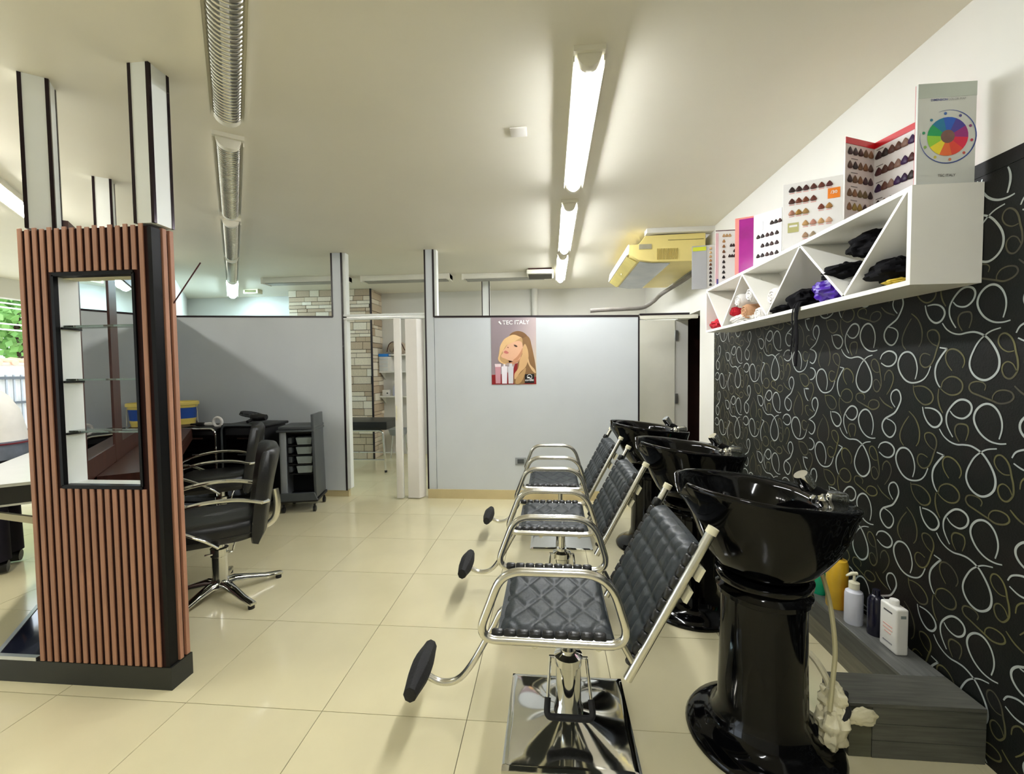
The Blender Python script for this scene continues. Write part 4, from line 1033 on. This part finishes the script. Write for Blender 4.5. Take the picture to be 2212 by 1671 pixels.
# grey open trolley
t = thing('open_trolley', 'open grey trolley with clear drawers and tall side panel beside doorway', 'trolley', (-2.52, 4.22, 0), radians(14))
MB().box(-.19, .17, -.20, .17, .10, .13).build('bottom_tray', M_blackmatte, t, local=True, bevel=.012)
MB().prism([(-.19, .125), (.17, .125), (.14, .20), (-.17, .20)], 1, -.22, -.19).build('tray_lip', M_dgrey, t, local=True)
MB().box(-.185, -.165, -.16, .17, .13, .80).build('left_panel', M_grey, t, local=True, bevel=.004)
MB().box(-.17, -.12, -.175, -.155, .13, .80).build('left_stile', M_grey, t, local=True, bevel=.004)
MB().box(-.165, .13, .15, .168, .13, .80).build('back_panel', M_blackmatte, t, local=True)
MB().box(-.165, .135, -.13, .15, .775, .80).build('inner_top', M_blackmatte, t, local=True)
MB().box(-.20, .15, -.20, .18, .80, .82).build('lid_edge', M_dgrey, t, local=True, bevel=.006)
MB().box(-.185, .15, -.19, .17, .822, .855).build('lid', M_dgrey, t, local=True, bevel=.012)
MB().prism([(.135, .14), (.16, .14), (.145, .97), (.12, .97)], 1, -.19, .14).build('side_panel', M_dgrey, t, local=True, bevel=.004)
M_clear = mat('clear smoky plastic', (150, 160, 156), .2, var=.1, coat=.4)
for i in range(4):
    z = .665-i*.095
    MB().prism([(-.03, z), (.10, z), (.11, z+.072), (-.045, z+.072)], 1, -.13, .10).build('clear_drawer', M_clear, t, local=True, bevel=.006)
    MB().box(-.118, -.085, -.12, .10, z+.01, z+.07).build('side_drawer', M_dgrey, t, local=True, bevel=.005)
    MB().box(-.118, .125, -.135, .14, z-.012, z-.004).build('runner', M_blackmatte, t, local=True)
for sx, sy in ((-.16, -.17), (.13, -.17), (.14, .14), (-.16, .14)):
    mb = MB(); caster(mb, sx, sy); mb.build('caster', M_blackmatte, t, local=True)
small('remote', 'white stick lying in tray of the open trolley', 'stick', (-2.455, 4.082, .1315), MB().box(-.06, .06, -.009, .009, 0, .012, Matrix.Rotation(.5, 4, 'Z')), M_pvc)
# tub on the mirror counter
p = L3(3.05, .15, .85)
t = thing('plastic_tub', 'yellow tub with a blue band on the mirror counter', 'tub', p)
MB().lathe([(.001, 0), (.118, 0), (.122, .03), (.126, .035), (.128, .06), (.001, .06)], 32).build('bottom', flat('yellow plastic', (236, 212, 110), .4), t, local=True)
MB().lathe([(.001, .0605), (.126, .0605), (.138, .175), (.001, .175)], 32).build('blue_band', flat('blue plastic', (34, 78, 160), .4), t, local=True)
MB().lathe([(.001, .1755), (.140, .1755), (.145, .20), (.158, .205), (.158, .232), (.150, .24), (.142, .235), (.14, .20), (.001, .20)], 32).build('rim', flat('yellow plastic', (236, 212, 110), .4), t, local=True)
MB().tube(spline([(.150*cos(a_), .150*sin(a_), z_) for a_, z_ in ((-.3, .21), (-.1, .225), (.1, .22), (.25, .15), (.3, .05), (.32, .006))], 5), .003, 6).build('cord_handle', M_cream, t, local=True)

# ================================================================== REAR ROOM FURNITURE
t = thing('treatment_bench', 'black padded bench on chrome legs in the rear room', 'bench', (-2.62, 5.95, 0))
MB().box(-.62, .40, -.25, .35, .585, .70).build('pad', M_leather2, t, local=True, bevel=.025)
for y in (-.22, .32):
    MB().tube(fillet([(-.55, y, .575), (.33, y, .575), (.36, y, .012)], .07), .014, 10).build('leg_frame', M_chrome, t, local=True)
    MB().tube([(-.55, y, .575), (-.58, y, .012)], .014, 10).build('leg_frame', M_chrome, t, local=True)
    MB().tube([(-.57, y, .17), (.35, y, .17)], .008, 8).build('stretcher', M_chrome, t, local=True)
    for x in (.36, -.58): MB().lathe([(.001, 0), (.018, 0), (.018, .03), (.001, .03)], 10, (x, y, 0)).build('foot', M_blackmatte, t, local=True)
for y_, z in ((6.97, 1.385), (6.97, .985), (6.97, 1.66)):
    tt = thing('small_shelf', {1.385: 'white shelf under the drawer unit in the rear room', .985: 'lowest white shelf in rear room holding small bottles', 1.66: 'top white shelf in rear room under the handbag'}[z], 'shelf', (-2.6, 6.93, z), 0, 'white shelves of the rear room')
    MB().box(-2.77 if z != 1.66 else -2.60, -2.2, 6.82, YB, z-.02, z).build('board', M_sh, tt)
    MB().prism([(6.86, z-.02), (YB, z-.02), (YB, z-.14)], 0, -2.755 if z != 1.66 else -2.30, -2.745 if z != 1.66 else -2.29).build('bracket', M_sh, tt)
t = thing('drawer_unit', 'white plastic drawer unit on shelf seen through the doorway', 'drawer unit', (-2.70, 6.92, 1.385))
MB().box(-.075, .12, -.08, .10, 0, .24).build('case', M_pvc, t, local=True, bevel=.006)
for i in range(4): MB().box(-.068, .075, -.088, -.0805, .01+i*.058, .058+i*.058).build('drawer', mat('translucent drawer', (214, 216, 214), .3, var=.05), t, local=True, bevel=.004)
small('blue_box', 'bright blue box on top of the white drawer unit', 'box', (-2.715, 6.90, 1.626), MB().box(-.06, .10, -.07, .05, 0, .045), flat('bright blue', (28, 130, 220), .4))
t = thing('handbag', 'beige striped bag on top shelf of the rear room', 'bag', (-2.48, 6.93, 1.66))
blob('pouch', (-2.48, 6.93, 1.66+.105), (.17, .09, .10), 4, .2, mat('beige bag', (196, 180, 158), .7, var=.15, vscale=6), t, 1.5)
for k in (-.05, .05): MB().tube(spline([(-2.58+k, 6.83, 1.70), (-2.54+k, 6.82, 1.82), (-2.46+k, 6.84, 1.855), (-2.38+k, 6.82, 1.72)], 5), .008, 8).build('strap', M_brown, t)
t = thing('spray_bottle', 'white spray bottle on lowest rear shelf', 'bottle', (-2.53, 6.9, .985))
MB().lathe([(.001, 0), (.045, 0), (.045, .12), (.03, .16), (.014, .18), (.014, .20), (.001, .20)], 18).build('body', flat('pale violet plastic', (206, 208, 226), .35), t, local=True)
MB().prism([(-.045, .20), (.02, .20), (.02, .235), (-.04, .245)], 1, -.012, .012).build('trigger', M_pvc, t, local=True)
t = thing('white_canister', 'short white canister left of the spray bottle', 'canister', (-2.66, 6.9, .985))
MB().box(-.075, .045, -.05, .05, 0, .10).build('case', M_pvc, t, local=True, bevel=.012)
MB().box(.0, .025, -.053, -.0505, .035, .055).build('mark', M_dgrey, t, local=True)
small('small_bottle', 'tiny dark red bottle right of the spray bottle', 'bottle', (-2.455, 6.88, .985), MB().lathe([(.001, 0), (.02, 0), (.02, .09), (.008, .11), (.008, .14), (.001, .14)], 12), flat('dark red glass', (70, 20, 18), .25))
t = thing('basket_stand', 'shaded low basket on stand behind the treatment bench', 'basket', (-2.46, 6.80, 0))
MB().lathe([(.001, .36), (.13, .36), (.16, .46), (.15, .46), (.001, .38)], 20).build('basket', M_grey, t, local=True)
for a_ in range(3): MB().tube([(.11*cos(a_*2.1), .11*sin(a_*2.1), .36), (.16*cos(a_*2.1), .16*sin(a_*2.1), 0)], .009, 8).build('leg', M_chrome, t, local=True)

# ================================================================== PERSON BEYOND THE COUNTER
PO = Vector((-3.93, 2.74, 0))
t = thing('person', 'person in white shirt and dark trousers standing beyond the counter, seen from behind', 'person', PO)
FW = -MN   # faces away from the mirror wall
SD = MU
def pv(f, s_, z): return FW*f+SD*s_+Vector((0, 0, z))
def skin(name, verts, edges, m_, parent, root=0, lv=2):
    me = bpy.data.meshes.new(name); me.from_pydata([v[0] for v in verts], edges, [])
    o = bpy.data.objects.new(name, me); C.objects.link(o); o.parent = parent
    bm = bmesh.new(); bm.from_mesh(me); ly = bm.verts.layers.skin.verify(); bm.verts.ensure_lookup_table()
    for i, v in enumerate(bm.verts):
        r = verts[i][1]; v[ly].radius = (r, r) if not isinstance(r, tuple) else r; v[ly].use_root = (i == root)
    bm.to_mesh(me); bm.free()
    md = o.modifiers.new('skin', 'SKIN'); md.use_smooth_shade = True
    sb_ = o.modifiers.new('sub', 'SUBSURF'); sb_.levels = lv; sb_.render_levels = lv
    me.materials.append(m_); return o
M_skin = mat('skin', (196, 142, 112), .5, var=.06, vscale=12)
M_shirt = mat('white shirt', (232, 230, 228), .8, var=.06, vscale=6, bump=.3, bscale=18)
M_trs = mat('dark navy trousers', (24, 20, 40), .8, var=.2, vscale=8)
M_apr = mat('grey blue apron', (120, 128, 146), .7, var=.2, vscale=10)
body = [(pv(0,0,.86), .13), (pv(.01,0,1.0), .125), (pv(.05,0,1.14), .135), (pv(.10,0,1.25), .10), (pv(.13,0,1.325), .05), (pv(.15,0,1.37), .055),
        (pv(.08,.15,1.24), .06), (pv(.18,.21,1.04), .045), (pv(.37,.13,.99), .034), (pv(.08,-.15,1.24), .06), (pv(.18,-.21,1.04), .045), (pv(.37,-.13,.99), .034),
        (pv(0,.09,.80), .085), (pv(.02,.10,.45), .062), (pv(0,.11,.10), .042), (pv(0,-.09,.80), .085), (pv(.03,-.10,.45), .062), (pv(0,-.11,.10), .042),
        (pv(.10,.12,.04), .035), (pv(.10,-.12,.04), .035),
        (pv(.16,0,1.44), .085), (pv(.17,0,1.50), .07)]
ed = [(0,1),(1,2),(2,3),(3,4),(4,5),(3,6),(6,7),(7,8),(3,9),(9,10),(10,11),(0,12),(12,13),(13,14),(0,15),(15,16),(16,17),(14,18),(17,19),(5,20),(20,21)]
skin('body', body, ed, M_skin, t)
MB_ = MB()
def ringv(f, s_, z, rf, rs, n=24): return [pv(f+rf*cos(2*pi*j/n), s_+rs*sin(2*pi*j/n), z) for j in range(n)]
sh = [ringv(.0,0,.90,.155,.185), ringv(.02,0,1.02,.155,.18), ringv(.05,0,1.14,.16,.195), ringv(.09,0,1.24,.145,.205), ringv(.10,0,1.30,.10,.14), ringv(.12,0,1.33,.062,.066)]
MB().rings(sh).build('shirt', M_shirt, t, local=True, ang=80)
for sg in (1, -1):
    MB().tube([pv(.08,.16*sg,1.245), pv(.12,.20*sg,1.15), pv(.18,.22*sg,1.05)], [.075, .068, .062], 14).build('sleeve', M_shirt, t, local=True, ang=80)
    MB().tube([pv(0,.085*sg,.90), pv(.01,.10*sg,.7), pv(.02,.105*sg,.45), pv(0,.11*sg,.09)], [.105, .10, .082, .068], 16).build('trouser_leg', M_trs, t, local=True, ang=80)
    MB().tube([pv(-.05,.11*sg,.045), pv(.05,.115*sg,.05), pv(.13,.12*sg,.038), pv(.19,.125*sg,.03)], [.04, .046, .040, .022], 12).build('shoe', M_blackmatte, t, local=True, ang=80)
    hb = pv(.37,.13*sg,.99)
    for k in range(5):
        sp = (k-2)*.016; b0 = hb+SD*sp; ln = (.06, .075, .08, .075, .055)[k]
        d = FW if k != (0 if sg > 0 else 4) else (FW*.5-SD*.8*sg)
        MB().tube([b0, b0+d*.03+Vector((0,0,-.005)), b0+d*ln*.8+Vector((0,0,-.02)), b0+d*ln+Vector((0,0,-.04))], [.010, .009, .008, .006], 8).build('finger', M_skin, t, local=True, ang=80)
MB().rings([ringv(.0,0,.80,.165,.195), ringv(.0,0,.86,.166,.196), ringv(.005,0,.925,.163,.192)]).build('apron', M_apr, t, local=True, ang=80)
MB().rings([ringv(.0,0,.905,.170,.199), ringv(.0,0,.915,.170,.199)]).build('apron_tie', flat('dark red tie', (110, 24, 40), .7), t, local=True)
hd = pv(.14,0,1.45)
MB().ell(hd, .095, .085, .115, 20, 14).build('head', M_skin, t, local=True, ang=80)
MB().ell(hd+pv(-.018,0,.02), .104, .098, .118, 20, 14, lambda p: 1+.05*noise.noise(p*4)).build('hair', mat('dark red hair', (96, 22, 26), .6, var=.3, vscale=20), t, local=True, ang=80)
MB().ell(hd+pv(.095,0,-.01), .018, .014, .02, 10, 8).build('nose', M_skin, t, local=True, ang=80)
for sg in (1, -1):
    MB().ell(hd+pv(.082,.034*sg,.012), .01, .014, .009, 10, 6).build('eye', flat('eye', (40, 28, 24), .2), t, local=True)
    MB().ell(hd+pv(0,.088*sg,-.01), .02, .01, .028, 10, 6).build('ear', M_skin, t, local=True)
MB().ell(hd+pv(.088,0,-.052), .008, .024, .007, 10, 6).build('mouth', flat('lips', (160, 80, 76), .4), t, local=True)

# ================================================================== STREET OUTSIDE
struct(MB().box(-40, XL-.2, -20, 30, -.16, -.02).build('floor_street', mat('pale street paving', (206, 200, 188), .8, var=.06, vscale=3)))
t = thing('garden_wall', 'white garden wall with terracotta tile coping across the street', 'wall', (-12.2, 8.5, 0))
MB().box(-12.3, -12.1, 0, 18, -.02, 1.62).build('wall_face', M_white, t)
mb = MB()
MB().box(-12.42, -11.98, 0, 18, 1.62, 1.68).build('coping', mat('pale terracotta', (224, 190, 164), .8, var=.1), t)
tl = MB().tube([(-.27, 0, 0), (.27, 0, 0)], .07, 8).mesh('roof_tile', mat('terracotta tile', (222, 180, 150), .8, var=.15))
for i in range(60): piece('roof_tile', tl, t, Vector((-12.2, .3+i*.29, 1.71))-rootloc(t), rot=(0, .12, 0))
t = thing('street_gate', 'white barred gate in the garden wall', 'gate', (-12.0, 8.7, 0))
MB().box(-12.06, -12.0, 8.0, 9.6, 1.3, 1.36).box(-12.06, -12.0, 8.0, 9.6, .75, .8).box(-12.06, -12.0, 8.0, 9.6, .1, .16).build('rail', M_dgrey, t)
for i in range(12): MB().box(-12.05, -12.02, 8.02+i*.14, 8.05+i*.14, .05, 1.4).build('bar', M_grey, t)
M_leaf = mat('sunlit leaves', (128, 176, 92), .6, var=.4, vscale=1.2)
def tree(label, x, y, h, r, seed):
    rr = random.Random(seed)
    t = thing('street_tree', label, 'tree', (x, y, -.02), 0, 'trees across the street')
    MB().tube([(0, 0, 0), (.05, .05, h*.4), (0, .1, h*.8)], [.16, .12, .05], 10).build('trunk', M_brown, t, local=True)
    mb = MB()
    for i in range(2600):
        p = Vector((rr.gauss(0, 1), rr.gauss(0, 1), rr.gauss(0, 1))); p = p.normalized()*(rr.random()**.4)
        p = Vector((p.x*r, p.y*r, h*.72+p.z*r*.75)) + Vector((rr.uniform(-.2, .2), rr.uniform(-.2, .2), 0))
        a = Vector((rr.uniform(-1, 1), rr.uniform(-1, 1), rr.uniform(-1, 1))).normalized()*.12
        b = a.orthogonal().normalized()*.07
        mb.add([p-a, p+b, p+a, p-b], [(0, 1, 2, 3)])
    o = mb.build('foliage', M_leaf, t, local=True); o['kind'] = 'stuff'
tree('leafy green tree across the street, nearest the slatted divider', -14.0, 10.2, 4.4, 1.9, 1)
tree('leafy green tree across the street, cut by left edge of photo', -14.2, 5.9, 4.6, 1.9, 2)
tree('leafy green tree across the street, hidden behind the divider side', -14.4, 14.6, 4.8, 2.0, 3)
for i, z in enumerate((2.3, 2.42, 2.75, 2.85)):
    tag(MB().tube([(-10.4-.1*i, -2, z+.1), (-10.4-.1*i, 8, z-.04), (-10.4-.1*i, 18, z+.1)], .014, 6).build('power_line', M_pvc), 'pale overhead wire outside, %s of four' % ('lowest', 'second lowest', 'second highest', 'highest')[i], 'wire', 'overhead wires outside')
